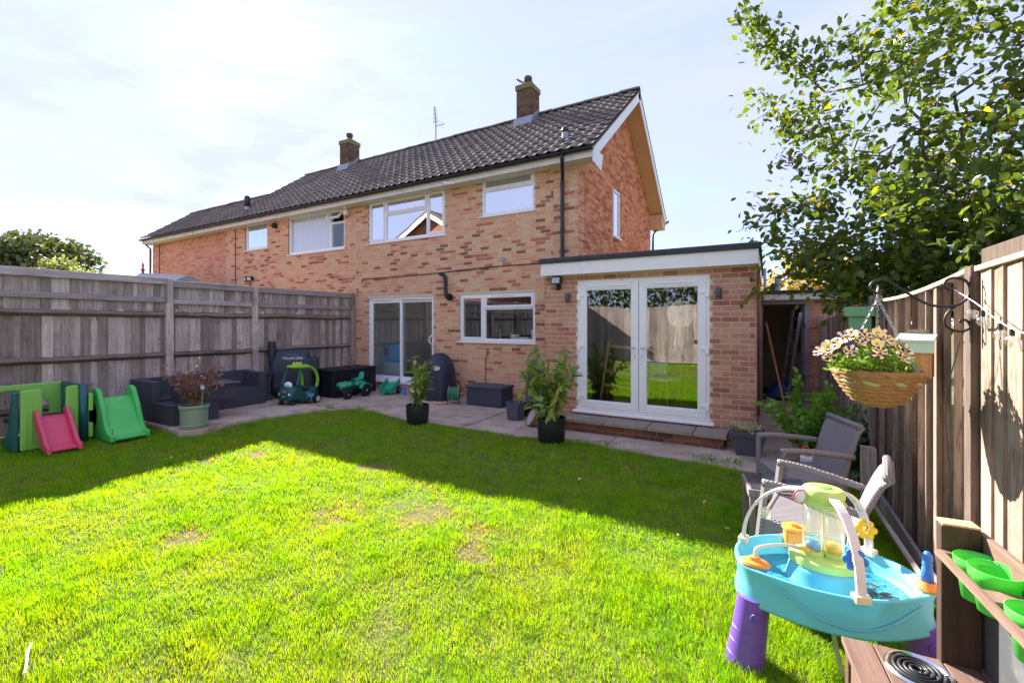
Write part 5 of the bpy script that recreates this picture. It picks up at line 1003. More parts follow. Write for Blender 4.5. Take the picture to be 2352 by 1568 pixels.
# covered pellet grill with chimney
G = thing('covered_grill', 'black fabric covered pellet grill with chimney stack and printed logo', 'grill', (-8.98, 6.02, .012), R(50))
def cloth_box(w, d, prof, n=14, wr=.012, seed=0):
    r2 = random.Random(seed); rings = []
    for z, kw, kd in prof:
        ring = []
        for i in range(n*4):
            a = 2*math.pi*i/(n*4); c, s = math.cos(a), math.sin(a); p = .32
            x = math.copysign(abs(c)**p, c)*w/2*kw; y = math.copysign(abs(s)**p, s)*d/2*kd; k = 1+(r2.uniform(-wr, wr)+wr*math.sin(a*9+z*5))*(1.6-z)
            ring.append((x*k, y*k, z))
        rings.append(ring)
    return MB().loft(rings)
cloth_box(.86, .5, [(.16, 1.02, 1.06), (.3, 1.0, 1.02), (.5, .98, .98), (.7, .96, .95), (.76, .95, .93), (.80, .90, .88), (.90, .82, .74), (1.0, .76, .60), (1.04, .72, .5), (1.065, .66, .3)], seed=2).build('cover', cover_blk, G, smooth=True)
MB().bx(.27, .52, -.2, .2, .60, .88).build('cover_side_shelf', cover_blk, G, bevel=.03)
MB().tube(spline([(-.36, .05, .62), (-.38, .05, .8), (-.40, .04, 1.0), (-.41, .04, 1.24)], 4), [.10]*3+[.095]*3+[.085]*3+[.078]*3+[.075], 12).build('cover_chimney', cover_blk, G, smooth=True)
for sx in (-.32, .32):
    for sy in (-.16, .16): MB().tube([(sx, sy, 0), (sx*.95, sy*.9, .3)], .02, 6).build('leg', P_black, G)
mt = Matrix.Translation((0.0, -.232, .86))
text_mesh('logo_text', 'TRAEGER', .085, logo_w, G, (.02, -.203, .885), (R(70), 0, 0), .002, 1.15)
b = MB()
for x0, pk, w in ((-.07, .045, .05), (-.02, .03, .035), (.03, .05, .05), (.075, .035, .04)): b.prism([(x0-w, 0), (x0, pk), (x0+w*.4, pk*.45), (x0+w*.6, pk*.55), (x0+w, 0), (x0+w*.3, pk*.25), (x0-w*.2, pk*.3)], 'y', -.0015, .0015)
b.build('logo_emblem', logo_g, G, loc=(.02, -.186, .94), rot=(R(-20), 0, 0)); text_mesh('logo_small_text', 'WOOD FIRED GRILLS', .022, logo_g, G, (.02, -.216, .84), (R(70), 0, 0), .002)
# plastic ride-on car
CR = thing('toy_car', 'green dinosaur toddler ride-on car with yellow spikes beside the covered grill', 'toy car', (-8.2, 5.62, .03), rot=(R(3), 0, R(196)))
CR.scale = (1, 1, .93)
def rr(w, z0, z1, y, n=24, p=.55, cx=0):
    return [(cx+math.copysign(abs(math.cos(a))**p, math.cos(a))*w/2, y, (z0+z1)/2+math.copysign(abs(math.sin(a))**p, math.sin(a))*(z1-z0)/2) for a in (2*math.pi*i/n for i in range(n))]
MB().loft([rr(.20, .12, .24, -.40), rr(.36, .09, .33, -.36), rr(.42, .07, .37, -.24), rr(.43, .04, .30, -.08), rr(.43, .04, .29, .06), rr(.42, .06, .36, .16), rr(.41, .08, .43, .24), rr(.38, .09, .38, .33), rr(.32, .10, .31, .39), rr(.18, .12, .24, .42)]).build('body', P_cargreen, CR, smooth=True)
MB().lathe([(0, .305), (.15, .305), (.16, .32), (.0, .31)], 20, (0, -.06, 0), sx=1.0, sy=.9).build('cockpit', P_black, CR, smooth=True)
rf = MB().ball((0, .02, .80), 1, 20, 12, (.215, .27, .055)).build('roof', P_carlime, CR, smooth=True)
for s in (-1, 1):
    MB().tube(spline([(s*.17, -.30, .34), (s*.19, -.31, .5), (s*.185, -.26, .66), (s*.16, -.16, .77), (s*.12, -.05, .80)], 4), .038, 8, flat=.7).build('rear_pillar', P_carlime, CR, smooth=True)
    MB().tube(spline([(s*.17, .26, .40), (s*.165, .22, .55), (s*.15, .17, .70), (s*.13, .12, .78)], 4), .024, 8).build('front_pillar', P_teal, CR, smooth=True)
    w = MB().lathe([(.0, -.035), (.07, -.035), (.095, -.03), (.1, 0), (.095, .03), (.07, .035), (0, .035)], 22, mtx=Matrix.Translation((s*.215, -.27, .09)) @ Matrix.Rotation(R(90), 4, 'Y')).build('rear_wheel', P_black, CR, auto=40); MB().tube([(s*.252, -.27, .09), (s*.256, -.27, .09)], .055, 18).build('hub', P_face, w); MB().tube([(s*.257, -.27, .09), (s*.262, -.27, .09)], .026, 14).build('hub_cap', P_carlime, w)
    MB().ball((s*.13, .32, .05), .05).build('front_caster', P_black, CR, smooth=True); MB().ball((s*.105, .395, .235), .034, 12, 8, (1, .5, 1)).build('headlight', P_face, CR, smooth=True)
for i, y in enumerate((-.02, .07, .16)): MB().ball((0, y, .855), .048, 12, 8, (.5, .75, 1.0)).build('spike', P_dino, CR, smooth=True)
e = MB().ball((0, .30, .42), .08, 16, 10, (1.15, .55, .95)).build('eyes', P_face, CR, smooth=True)
for s in (-1, 1): MB().ball((s*.028, .338, .40), .018, 10, 6, (.7, .5, 1.7)).build('pupil', P_black, e, smooth=True)
MB().ball((0, .405, .29), .03, 10, 6, (1.4, .5, .8)).build('badge', P_pink, CR, smooth=True); MB().tube(spline([(-.05, .408, .21), (0, .424, .195), (.05, .408, .21)], 4), .006, 5).build('smile', P_face, CR)
for x, z, r in ((.0, .18, .042), (-.07, .165, .025), (.06, .20, .026), (-.05, .215, .02), (.03, .24, .018), (.09, .165, .018), (.10, .24, .02), (.13, .265, .013), (-.1, .2, .016), (-.02, .12, .018)): MB().tube([(-.214, x-.08, z), (-.2175, x-.08, z)], r, 16).build('bubble_sticker', P_sticker, CR)
MB().lathe([(.07, 0), (.08, .008), (.07, .016), (.06, .008), (.07, 0)], 18, mtx=Matrix.Translation((0, .13, .40)) @ Matrix.Rotation(R(55), 4, 'X')).build('steering_wheel', P_black, CR, smooth=True)
# storage box, hare ornament
t = thing('storage_bench', 'long black lidded storage box beside the patio door', 'storage box', (0, 0, .013)); MB().bx(-8.95, -8.25, 6.47, 7.72, 0, .55).build('box', box_blk, t, bevel=.015); MB().bx(-8.97, -8.23, 6.45, 7.74, .551, .60).build('lid', box_blk, t, bevel=.015)
for k in range(1, 6): MB().bx(-8.247, -8.238, 6.47+k*.21-.006, 6.47+k*.21+.006, .03, .54).build('rib', box_blk, t)
t = thing('hare_ornament', 'small bronze hare ornament sitting on the black storage box', 'ornament', (-8.55, 7.25, .613)); hm = M('bronze_hare', C(150, 108, 84), .5, .2); MB().ball((0, 0, .055), .05, 12, 8, (.8, 1, 1.1)).build('body', hm, t, smooth=True); MB().ball((0, -.03, .125), .03, 10, 8, (.8, 1.1, 1)).build('head', hm, t, smooth=True)
for s in (-1, 1): MB().tube([(s*.012, -.025, .145), (s*.02, -.01, .19), (s*.024, 0, .23)], [.008, .012, .003], 6).build('ear', hm, t, smooth=True)
# pedal tractor and trailer
T = thing('pedal_tractor', 'emerald green pedal tractor with black tyres in front of storage box', 'toy tractor', (-8.02, 6.80, .013), R(180))
def wheel(root, x, y, r, w, name, hubm):
    s = 1 if x > 0 else -1
    o = MB().lathe([(r*.5, -w/2), (r*.93, -w/2), (r, -w*.3), (r, w*.3), (r*.93, w/2), (r*.5, w/2)], 24, mtx=Matrix.Translation((x, y, r)) @ Matrix.Rotation(R(90), 4, 'Y')).build(name, P_black, root, auto=40)
    MB().lathe([(0, -w*.45), (r*.5, -w*.45), (r*.5, w*.48), (r*.42, w*.4), (r*.15, w*.42), (r*.12, w*.55), (0, w*.56)], 18, mtx=Matrix.Translation((x, y, r)) @ Matrix.Rotation(R(90*s), 4, 'Y')).build('rim', hubm, o, auto=40)
    b = MB(); n = 16
    for i in range(n): a = 2*math.pi*i/n; b.box((x, y+r*1.0*math.cos(a), r+r*1.0*math.sin(a)), (w*.9, .012, .02), (a, 0, .3 if i % 2 else -.3))
    b.build('tread', P_black, o)
for x in (-.17, .17): wheel(T, x, .26, .095, .07, 'front_wheel', P_face); wheel(T, x, -.24, .135, .085, 'rear_wheel', P_face)
MB().loft([rr(.15, .22, .35, .0, 16), rr(.16, .22, .36, .16, 16), rr(.16, .20, .35, .34, 16), rr(.13, .19, .32, .37, 16)]).build('bonnet', P_emer, T, smooth=True); MB().bx(-.06, .06, .366, .378, .20, .27).build('grille', P_black, T, bevel=.01)
MB().loft([rr(.07, .12, .2, .3, 12), rr(.10, .10, .24, .0, 12), rr(.16, .12, .26, -.25, 12)]).build('chassis', P_black, T, smooth=True); MB().loft([rr(.20, .24, .33, -.04, 16), rr(.22, .23, .36, -.14, 16), rr(.2, .22, .34, -.3, 16)]).build('body', P_emer, T, smooth=True)
MB().loft([rr(.16, .36, .385, -.05, 16), rr(.19, .35, .40, -.15, 16), rr(.18, .36, .42, -.24, 16), rr(.16, .40, .53, -.27, 16), rr(.12, .44, .54, -.29, 16)]).build('seat', P_emer, T, smooth=True)
for s in (-1, 1):
    pr = [(-.24+.165*math.cos(R(a)), .135+.165*math.sin(R(a))) for a in range(20, 161, 14)]; q = [(-.24+.148*math.cos(R(a)), .135+.148*math.sin(R(a))) for a in range(160, 19, -14)]; MB().prism(pr+q, 'x', s*.11 if s > 0 else -.215, .215 if s > 0 else -.11).build('mudguard', P_emer, T, bevel=.006)
    MB().bx(s*.076-.003, s*.076+.003, .1, .33, .285, .305).build('stripe', P_face, T)
MB().tube([(0, .03, .33), (0, -.02, .46)], .01, 6).build('steering_column', P_black, T); MB().lathe([(.055, 0), (.065, .006), (.055, .012), (.045, .006), (.055, 0)], 18, mtx=Matrix.Translation((0, -.025, .47)) @ Matrix.Rotation(R(25), 4, 'X')).build('steering_wheel', P_black, T, smooth=True); MB().box((.12, .05, .07), (.07, .05, .02)).build('pedal', P_pot, T)
T = thing('toy_trailer', 'emerald green toy tipping trailer parked by the patio door', 'toy trailer', (-7.62, 7.55, .013), R(200)); b = MB()
b.bx(-.16, .16, -.24, .24, 0, .012); b.bx(-.16, -.145, -.24, .24, .012, .13); b.bx(.145, .16, -.24, .24, .012, .13); b.bx(-.145, .145, .225, .24, .012, .11); b.build('bed', P_emer, T, loc=(0, -.02, .14), rot=(R(-24), 0, 0), bevel=.006)
for s in (-.17, .17): wheel(T, s, -.10, .085, .06, 'wheel', P_face)
MB().tube([(0, -.05, .1), (0, .25, .09), (0, .36, .03)], .02, 6).build('tow_bar', P_emer, T)
t = thing('toy_figure', 'small blue toy figure on the patio beside the trailer', 'toy', (-7.18, 7.55, .013)); MB().ball((0, 0, .07), .055, 12, 8, (1, 1, 1.2)).build('body', P_bluee, t, smooth=True); MB().ball((0, 0, .165), .045, 12, 8).build('head', P_bluee, t, smooth=True); MB().lathe([(.045, 0), (.05, .02), (.03, .03)], 12).build('base', grey_pl, t)
# covered kettle barbecue
K = thing('covered_barbecue', 'dome topped black barbecue cover with white flame emblem', 'barbecue', (-6.2, 7.62, .014)); 
rings = []
for z, r in ((.0, .38), (.02, .385), (.25, .365), (.45, .35), (.62, .33), (.75, .30), (.86, .245), (.94, .165), (.985, .08), (.99, .01)):
    rings.append([(r*math.cos(a)*(1+(.05*math.sin(a*7+z*2)+.03*math.sin(a*13+1))*(1.05-z)), r*math.sin(a)*(1+(.05*math.sin(a*7+z*2)+.03*math.sin(a*13+1))*(1.05-z)), z) for a in (2*math.pi*i/44 for i in range(44))])
MB().loft(rings).build('cover', cover_blk, K, smooth=True)
MB().add([(math.sin(R(a))*.0, 0, 0) for a in (0,)], [])
b = MB(); b.prism([(x*.075, z*.06) for x, z in arc(0, 0, 1, 180, 360, 14)], 'y', -.001, .001)
for i in range(-3, 4): a = i*.38; b.prism([(math.sin(a)*.055-.008, .006), (math.sin(a)*.085, .02+.03*math.cos(a)), (math.sin(a)*.055+.008, .006)], 'y', -.001, .001)
ang = R(28); rad = .318
b.build('emblem', logo_w, K, loc=(math.sin(ang)*rad*1.10, -math.cos(ang)*rad*1.10, .70), rot=(R(-16), 0, ang)); text_mesh('emblem_text', 'BAR-BE-QUICK', .016, cover_blk, K, (math.sin(ang)*(rad*1.10+.009), -math.cos(ang)*(rad*1.10+.009), .675), (R(74), 0, ang), .001)
# hose reel
Hs = thing('hose_reel', 'wound green garden hose reel with yellow nozzle beside the barbecue', 'hose reel', (-5.55, 7.28, .014), R(28)); 
for x in (-.10, .10):
    rg_ = MB(); rg_.tube([(x, .15*math.cos(a), .20+.15*math.sin(a)) for a in (2*math.pi*i/28 for i in range(28))], .008, 6, closed=True)
    for k in range(6): a = k*math.pi/3; rg_.tube([(x, 0, .2), (x, .15*math.cos(a), .2+.15*math.sin(a))], .007, 5)
    rg_.build('flange', grey_pl, Hs, smooth=True)
b = MB(); 
for l in range(3):
    for k in range(9): r = .085+l*.02; x = -.085+k*.021; b.tube([(x, r*math.cos(a), .2+r*math.sin(a)) for a in (2*math.pi*i/22 for i in range(22))], .0105, 6, closed=True)
b.build('hose', hose_g, Hs, smooth=True); MB().tube([(-.12, 0, .2), (.12, 0, .2)], .03, 10).build('axle', P_emer, Hs)
MB().tube(spline([(-.12, -.14, .01), (-.12, -.02, .2), (-.12, .1, .37), (0, .13, .40), (.12, .1, .37), (.12, -.02, .2), (.12, -.14, .01)], 5), .010, 6).build('stand', black_iron, Hs, smooth=True); MB().tube([(.12, .02, .2), (.16, .02, .2), (.16, .08, .22)], .012, 6).build('crank', P_yellow, Hs, smooth=True)
MB().tube(spline([(.0, -.1, .2), (-.05, -.2, .06), (-.12, -.22, .03), (-.2, -.2, .03)], 5), .0105, 6).build('hose_tail', hose_g, Hs, smooth=True); MB().tube([(-.2, -.2, .03), (-.26, -.19, .03), (-.30, -.18, .032), (-.36, -.17, .03)], [.014, .017, .02, .022], 10).build('nozzle', P_orange, Hs, smooth=True)
t = thing('storage_box', 'low dark grey lidded storage box under the kitchen window', 'storage box', (-4.84, 7.52, .014)); MB().bx(-.41, .41, -.23, .23, 0, .345).build('box', M('charcoal_box', C(58, 64, 78), .6, .1, 6, .15), t, bevel=.012); MB().bx(-.43, .43, -.25, .25, .346, .40).build('lid', M('charcoal_lid', C(66, 72, 86), .55, .1, 6, .15), t, bevel=.014)
t = thing('folded_lounger', 'rounded dark grey folded seat leaning on the wall behind the tall shrub', 'folded seat', (-3.98, 7.78, .012), rot=(R(-8), 0, 0)); pr = [(-.19, .06)]+[(.19, .06)]+[(.19*math.cos(R(a))*1.0, .74+.2*math.sin(R(a))) for a in range(0, 181, 15)]; MB().prism(pr, 'y', -.02, .02).build('seat_shell', slate_planter, t, bevel=.012)
for s in (-1, 1): MB().tube([(s*.17, .0, 0), (s*.17, .03, .8)], .012, 6).build('leg', black_iron, t)
t = thing('plant_tub', 'squat black tub behind the hexagonal planter', 'tub', (-3.62, 7.0, .012)); tub(t, .17, .22)
t = thing('watering_can', 'dark blue watering can among the pots beside the step', 'watering can', (-3.2, 6.75, .012)); MB().lathe([(.08, 0), (.085, .18), (.07, .2), (.0, .2)], 16).build('body', plas('navy_plastic', C(40, 70, 100)), t, auto=40); MB().tube(spline([(-.07, 0, .05), (-.14, 0, .12), (-.2, 0, .24)], 4), .014, 8).build('spout', plas('navy_plastic2', C(40, 70, 100)), t, smooth=True); MB().tube(spline([(-.04, 0, .2), (0, 0, .28), (.09, 0, .24), (.08, 0, .08)], 4), .010, 6).build('handle', black_plastic, t, smooth=True)
t = thing('plant_pot', 'small emerald plastic pot beside the hexagonal planter', 'pot', (-3.36, 6.62, .012)); MB().lathe([(.06, 0), (.085, .14), (.09, .14), (.09, .16), (.078, .16), (.07, .05), (0, .05)], 18).build('pot', P_emer, t, auto=40)
t = thing('wicker_basket', 'tipped wicker hanging basket with clear liner lying on the patio', 'basket', (-3.28, 6.33, .15), rot=(R(62), 0, R(-48)))
def wicker_bowl(root, r, d, rows, mats, seed, name='weave', th=.012):
    r2 = random.Random(seed); bs = [MB(), MB()]
    for i in range(rows):
        u = i/(rows-1); z = -d*(1-u**1.6) if False else -d+d*u; rad = r*(.30+.70*(u**.55)); k = 36; ph = r2.random()*6
        for tw in (0, 1):
            pts = [((rad+.006*math.sin(18*a/2+ph+tw*math.pi))*math.cos(a), (rad+.006*math.sin(18*a/2+ph+tw*math.pi))*math.sin(a), z+.007*math.cos(18*a/2+ph+tw*math.pi)+r2.uniform(-.003, .003)) for a in (2*math.pi*j/k for j in range(k))]
            bs[1 if r2.random() < .2 else 0].tube(pts, th*r2.uniform(.7, 1.1)*.6, 5, closed=True)
    for b, m, nm in zip(bs, mats, (name, name+'_green')):
        if b.v: b.build(nm, m, root, smooth=True)
    rb = MB()
    for j in range(18): a = 2*math.pi*j/18; rb.tube([(r*(.30+.70*(u**.55))*math.cos(a), r*(.30+.70*(u**.55))*math.sin(a), -d+d*u) for u in (0, .12, .3, .6, 1)], .005, 5)
    rb.build('rib', mats[0], root, smooth=True); MB().tube([(r*1.02*math.cos(a), r*1.02*math.sin(a), .004) for a in (2*math.pi*j/40 for j in range(40))], .012, 6, closed=True).build('rim', mats[0], root, smooth=True)
wicker_bowl(t, .155, .15, 10, (wicker, wicker_g), 3); MB().lathe([(.045, -.13), (.10, -.09), (.14, -.02), (.15, .008), (.12, .0), (.06, -.02), (0, -.01)], 20).build('liner', M('milky_liner', C(176, 172, 168), .35, .2, 12, .4), t, smooth=True)
# climbing house with red slide
PH = thing('climbing_house', 'lime and dark green toddler climbing house with red slide', 'climbing house', (0, 0, 0))
def yz_panel(x0, x1, poly, mat, name): return MB().prism(poly, 'x', x0, x1).build(name, mat, PH, bevel=.014)
yz_panel(-8.37, -8.31, [(1.80, 0), (2.00, 0), (2.00, .76), (1.98, .78), (1.82, .78), (1.80, .76)], P_lime, 'front_pillar'); yz_panel(-8.37, -8.31, [(2.23, 0), (2.36, 0), (2.36, .78), (2.34, .79), (2.26, .79), (2.23, .76)], P_lime, 'front_pillar')
yz_panel(-9.13, -9.08, [(1.1, .0), (1.5, 0)]+[(1.88+.38*math.cos(R(a)), .42+.29*math.sin(R(a))) for a in range(180, -1, -15)]+[(2.26, 0), (2.42, 0), (2.42, .79), (1.1, .79)], P_lime, 'back_panel')
def xz_panel(y0, y1, poly, mat, name): return MB().prism(poly, 'y', y0, y1).build(name, mat, PH, bevel=.014)
hole = [(-8.72+.22*math.cos(R(a)), .48+.24*math.sin(R(a))) for a in range(0, 361, 20)]
xz_panel(2.37, 2.43, [(-9.07, 0), (-8.30, 0), (-8.30, .79), (-8.72, .79)]+[(-8.72+.22*math.cos(R(a)), .48+.24*math.sin(R(a))) for a in range(90, -271, -20)]+[(-8.721, .79), (-9.07, .79)], P_teal, 'side_panel'); xz_panel(1.73, 1.79, [(-8.75, 0), (-8.33, 0), (-8.33, .76), (-8.40, .77), (-8.45, .5), (-8.52, .25), (-8.75, .1)], P_teal, 'side_panel')
for yy in (1.85, 1.90, 1.95): MB().bx(-8.312, -8.303, yy-.008, yy+.008, .08, .70).build('moulded_rib', P_lime, PH, bevel=.003)
for yy in (2.27, 2.32): MB().bx(-8.312, -8.303, yy-.008, yy+.008, .08, .70).build('moulded_rib', P_lime, PH, bevel=.003)
MB().tube([(-8.30, 2.40, .02), (-8.30, 2.40, .80)], .045, 10).build('corner_post', P_teal, PH, smooth=True); MB().bx(-8.38, -8.27, 2.45, 2.50, .05, .25).build('corner_lug', P_lime, PH, bevel=.01); MB().bx(-8.38, -8.27, 2.45, 2.50, .42, .66).build('corner_lug', P_lime, PH, bevel=.01); MB().bx(-9.07, -8.38, 1.80, 2.36, .30, .34).build('platform', P_black, PH)
sl = MB(); pr = [(-8.36, .42), (-8.25, .40), (-7.98, .09), (-7.86, .055), (-7.82, .05), (-7.82, .02), (-7.9, .02), (-8.02, .05), (-8.28, .35), (-8.36, .38)]; sl.prism(pr, 'y', 1.955, 2.215).build('slide', P_red, PH, bevel=.008)
for a, b_ in ((1.915, 1.96), (2.21, 2.255)): MB().prism([(-8.36, .50), (-8.27, .52), (-7.90, .12), (-7.80, .085), (-7.78, .0), (-7.86, .0), (-8.02, .04), (-8.30, .33), (-8.36, .36)], 'y', a, b_).build('slide_side', P_red, PH, bevel=.012)
SL2 = thing('toddler_slide', 'bright green plastic toddler slide with round side holes', 'slide', (0, 0, 0))
arcp = [(-8.42+.16*math.cos(R(a)), .55+.16*math.sin(R(a))) for a in range(150, 20, -15)]
outer = [(-8.74, 0), (-8.70, .3), (-8.62, .5)]+arcp+[(-8.15, .42), (-8.05, .20), (-7.97, .11), (-7.86, .10), (-7.84, .08), (-7.84, 0)]
for y0, y1 in ((2.55, 2.61), (2.95, 3.01)):
    hl = [(-8.45+.155*math.cos(R(a)), .32+.185*math.sin(R(a))) for a in range(270, -91, -20)]
    MB().prism([(-8.74, 0), (-8.70, .3), (-8.62, .5)]+arcp+[(-8.15, .42), (-8.05, .20), (-7.97, .11), (-7.86, .10), (-7.84, .08), (-7.84, 0), (-8.449, 0)]+hl+[(-8.451, 0)], 'y', y0, y1).build('side_panel', P_green, SL2, bevel=.016)
MB().prism([(-8.52, .55), (-8.40, .56), (-8.30, .50), (-8.02, .14), (-7.92, .07), (-7.83, .05), (-7.83, .02), (-7.95, .03), (-8.06, .10), (-8.34, .46), (-8.52, .51)], 'y', 2.605, 2.955).build('slide', P_green, SL2, bevel=.006)
for z in (.15, .30, .44): MB().tube([(-8.66+z*.18, 2.6, z), (-8.66+z*.18, 2.96, z)], .022, 8).build('step', P_green, SL2)
for y in (2.58, 2.98): MB().tube(spline([(-7.87, y, .10), (-7.87, y, .16), (-7.88, y+.01, .18)], 3), .005, 5).build('rusty_peg', M('rust', C(140, 60, 40), .8), SL2)
# ------------------------------------------------------------------ right hand side of the garden
def rattan_chair(lab, loc, rot, grp):
    t = thing('rattan_armchair', lab, 'armchair', loc, rot=rot, group=grp); w, d = .265, .225
    MB().bx(-w+.03, w-.03, -d+.0, d-.02, .36, .40).build('seat', rattan_grey, t, bevel=.012)
    b = MB(); b.bx(-w+.02, w-.02, -d-.005, -d+.02, .29, .405); b.bx(-w-.005, -w+.022, -d+.02, d, .30, .40); b.bx(w-.022, w+.005, -d+.02, d, .30, .40); b.build('seat_apron', rattan_grey, t, bevel=.006)
    V = []; F = []; n = 8
    for i in range(n+1):
        u = i/n; y = d-.02+.12*u**1.15+(.025*max(0, u-.85)/.15 if u > .85 else 0); z = .38+.46*u-(.012*max(0, u-.85)/.15)
        for y2 in (0, .032): V += [(-w+.015, y+y2, z), (w-.015, y+y2, z)]
    for i in range(n):
        k = i*4; F += [(k, k+1, k+5, k+4), (k+2, k+6, k+7, k+3), (k, k+4, k+6, k+2), (k+1, k+3, k+7, k+5)]
    F += [(0, 2, 3, 1), (n*4, n*4+1, n*4+3, n*4+2)]
    MB().add(V, F).build('backrest', rattan_grey, t, bevel=.01)
    MB().tube([(-w+.02, d+.118, .835), (w-.02, d+.118, .835)], .022, 10).build('top_rail', rattan_grey, t, smooth=True)
    for s in (-1, 1):
        MB().tube([(s*w, -d, 0), (s*w, -d, .60), (s*w, -d+.02, .622)], .022, 4).build('leg', rattan_grey, t); MB().tube([(s*(w-.02), d+.07, 0), (s*(w-.02), d-.0, .40)], .02, 4).build('leg', rattan_grey, t)
        MB().tube(spline([(s*w, -d-.018, .622), (s*w, -d+.1, .63), (s*w, .05, .622), (s*w, d+.06, .60)], 4), .024, 8, flat=.8).build('armrest', rattan_grey, t, smooth=True)
    return t
rattan_chair('shaded grey rattan armchair in front of the leafy shrub', (.23, 4.50, 0), (0, 0, R(-70)), 'grey rattan armchairs'); rattan_chair('sunlit grey rattan armchair right behind the water table', (.19, 3.46, 0), (R(-6), 0, R(-100)), 'grey rattan armchairs')
t = thing('rattan_side_table', 'small grey rattan table with glass top between the two armchairs', 'side table', (.06, 4.02, 0), R(10))
for sx in (-1, 1):
    for sy in (-1, 1): MB().bx(sx*.19-.02, sx*.19+.02, sy*.16-.02, sy*.16+.02, 0, .34).build('leg', rattan_grey, t, bevel=.005)
rect_frame(MB(), -.22, .22, -.19, .19, .05, .341, .40).xf(Matrix(((1, 0, 0, 0), (0, 0, 1, 0), (0, 1, 0, 0), (0, 0, 0, 1)))).build('frame', rattan_grey, t, bevel=.006); MB().bx(-.20, .20, -.17, .17, .401, .407).build('glass_top', M('smoked_glass', C(60, 58, 70), .08, .05, spec=.8), t)
t = thing('plant_bowl', 'dark green round bowl on the ground behind the shaded armchair', 'bowl', (.33, 5.42, 0)); MB().lathe([(.13, 0), (.17, .16), (.185, .17), (.185, .2), (.165, .2), (.15, .1), (0, .1)], 24).build('bowl', plas('bottle_green', C(28, 58, 46)), t, auto=40)
t = thing('plastic_tub', 'small white tub with red lid standing in the dark green bowl', 'tub', (.37, 5.40, .10)); MB().bx(-.08, .08, -.05, .05, 0, .20).build('body', P_face, t, bevel=.01)
for x in (-.04, .04): MB().lathe([(.03, .2), (.032, .26), (.02, .28), (0, .28)], 12, (x, 0, 0)).build('bottle', P_cream, t, smooth=True)
MB().lathe([(.026, .27), (.026, .30), (0, .30)], 12, (-.04, 0, 0)).build('lid', plas('red_cap', C(200, 40, 44)), t)
# water play table
WT = thing('water_table', 'turquoise water play table on purple legs with lime tower and white arches', 'water table', (.235, 2.645, 0)); ROT = R(10); LEGS = [R(212), R(355), R(108)]; ARCH = [R(167), R(49), R(293)]
def rad(th, k=1.0, bul=.035):
    c, s = math.cos(th-ROT), math.sin(th-ROT); r = 1/math.sqrt((c/.385)**2+(s/.285)**2); 
    for l in LEGS: dlt = (th-l+math.pi) % (2*math.pi)-math.pi; r += bul*math.exp(-(dlt/.26)**2)
    return r*k
def ring(k, z, off=0, n=72, bul=.035): return [((rad(2*math.pi*i/n, k, bul)+off)*math.cos(2*math.pi*i/n), (rad(2*math.pi*i/n, k, bul)+off)*math.sin(2*math.pi*i/n), z) for i in range(n)]
MB().loft([ring(.90, .31, 0), ring(.985, .305, .006), ring(.99, .315, .004), ring(.97, .37, 0), ring(.975, .44, 0), ring(1, .468, 0), ring(1, .476, 0), ring(.97, .478, 0), ring(.945, .468, 0, bul=.01), ring(.90, .42, 0, bul=0), ring(.86, .372, 0, bul=0), ring(.5, .37, 0, bul=0), ring(.05, .372, 0, bul=0)], caps=True).build('basin', P_blue, WT, smooth=True)
MB().loft([ring(.865, .3905, 0, bul=0), ring(.3, .3905, 0, bul=0), ring(.001, .3905, 0, bul=0)], caps=False).build('water', water_m, WT, smooth=True)
for l in LEGS:
    cx, cy = rad(l)*.86*math.cos(l), rad(l)*.86*math.sin(l); o = (math.cos(l)*.05, math.sin(l)*.05); rings = []
    for z, r in ((-.01, .088), (.0, .09), (.06, .084), (.062, .082), (.064, .084), (.12, .080), (.122, .078), (.124, .080), (.18, .077), (.182, .075), (.184, .077), (.25, .074), (.33, .072)):
        k = 1-z/.33; rings.append([(cx+o[0]*k+r*math.cos(a), cy+o[1]*k+r*math.sin(a)*.95, z) for a in (2*math.pi*i/26 for i in range(26))])
    lg = MB().loft(rings).build('leg', P_purple, WT, auto=28)
    MB().tube([(cx+o[0]*.3+.078*math.cos(R(-75)+.012*0)+.02*math.cos(a), cy+o[1]*.3-.077, .26+.02*math.sin(a)) for a in (2*math.pi*i/14 for i in range(14))], .003, 4, closed=True).build('raised_ring', P_purple, lg, smooth=True)
MB().lathe([(.17, .372), (.15, .40), (.138, .45), (.13, .478), (0, .478)], 32, sx=1.05, sy=.85).build('tower_base', P_blue, WT, smooth=True); MB().lathe([(.13, .475), (.14, .478), (.14, .508), (.13, .515), (0, .515)], 32, sx=1.02, sy=.80).build('tower_plate', P_limet, WT, auto=40)
tubem = glass_mat('tinted_clear_tube', .30, (.92, .93, .78), 1.45, .5); 
for x, y, bm in ((-.042, -.005, P_bluee), (.045, .012, P_yellow)):
    tb = MB().lathe([(.042, .517), (.042, .772)], 20, (x, y, 0)).build('clear_tube', tubem, WT, smooth=True); MB().lathe([(.046, .514), (.046, .533), (.0425, .535)], 20, (x, y, 0)).build('tube_collar', P_limet, tb); MB().ball((x, y, .553), .034, 16, 10).build('play_ball', bm, tb, smooth=True)
MB().tube([(0, .0, .515), (0, .0, .77)], .004, 6).build('tube_divider', P_white, WT)
MB().lathe([(.0, .766), (.088, .767), (.092, .772), (.094, .785), (.086, .787), (.086, .806), (.09, .809), (.09, .832), (.078, .846), (.05, .85), (.048, .844), (.0, .842)], 32, sx=1.0, sy=.85).build('tower_cap', P_limet, WT, auto=40); MB().ball((0, 0, .842), .046, 16, 8, (1, .8, .35)).build('cap_button', P_lime, WT, smooth=True)
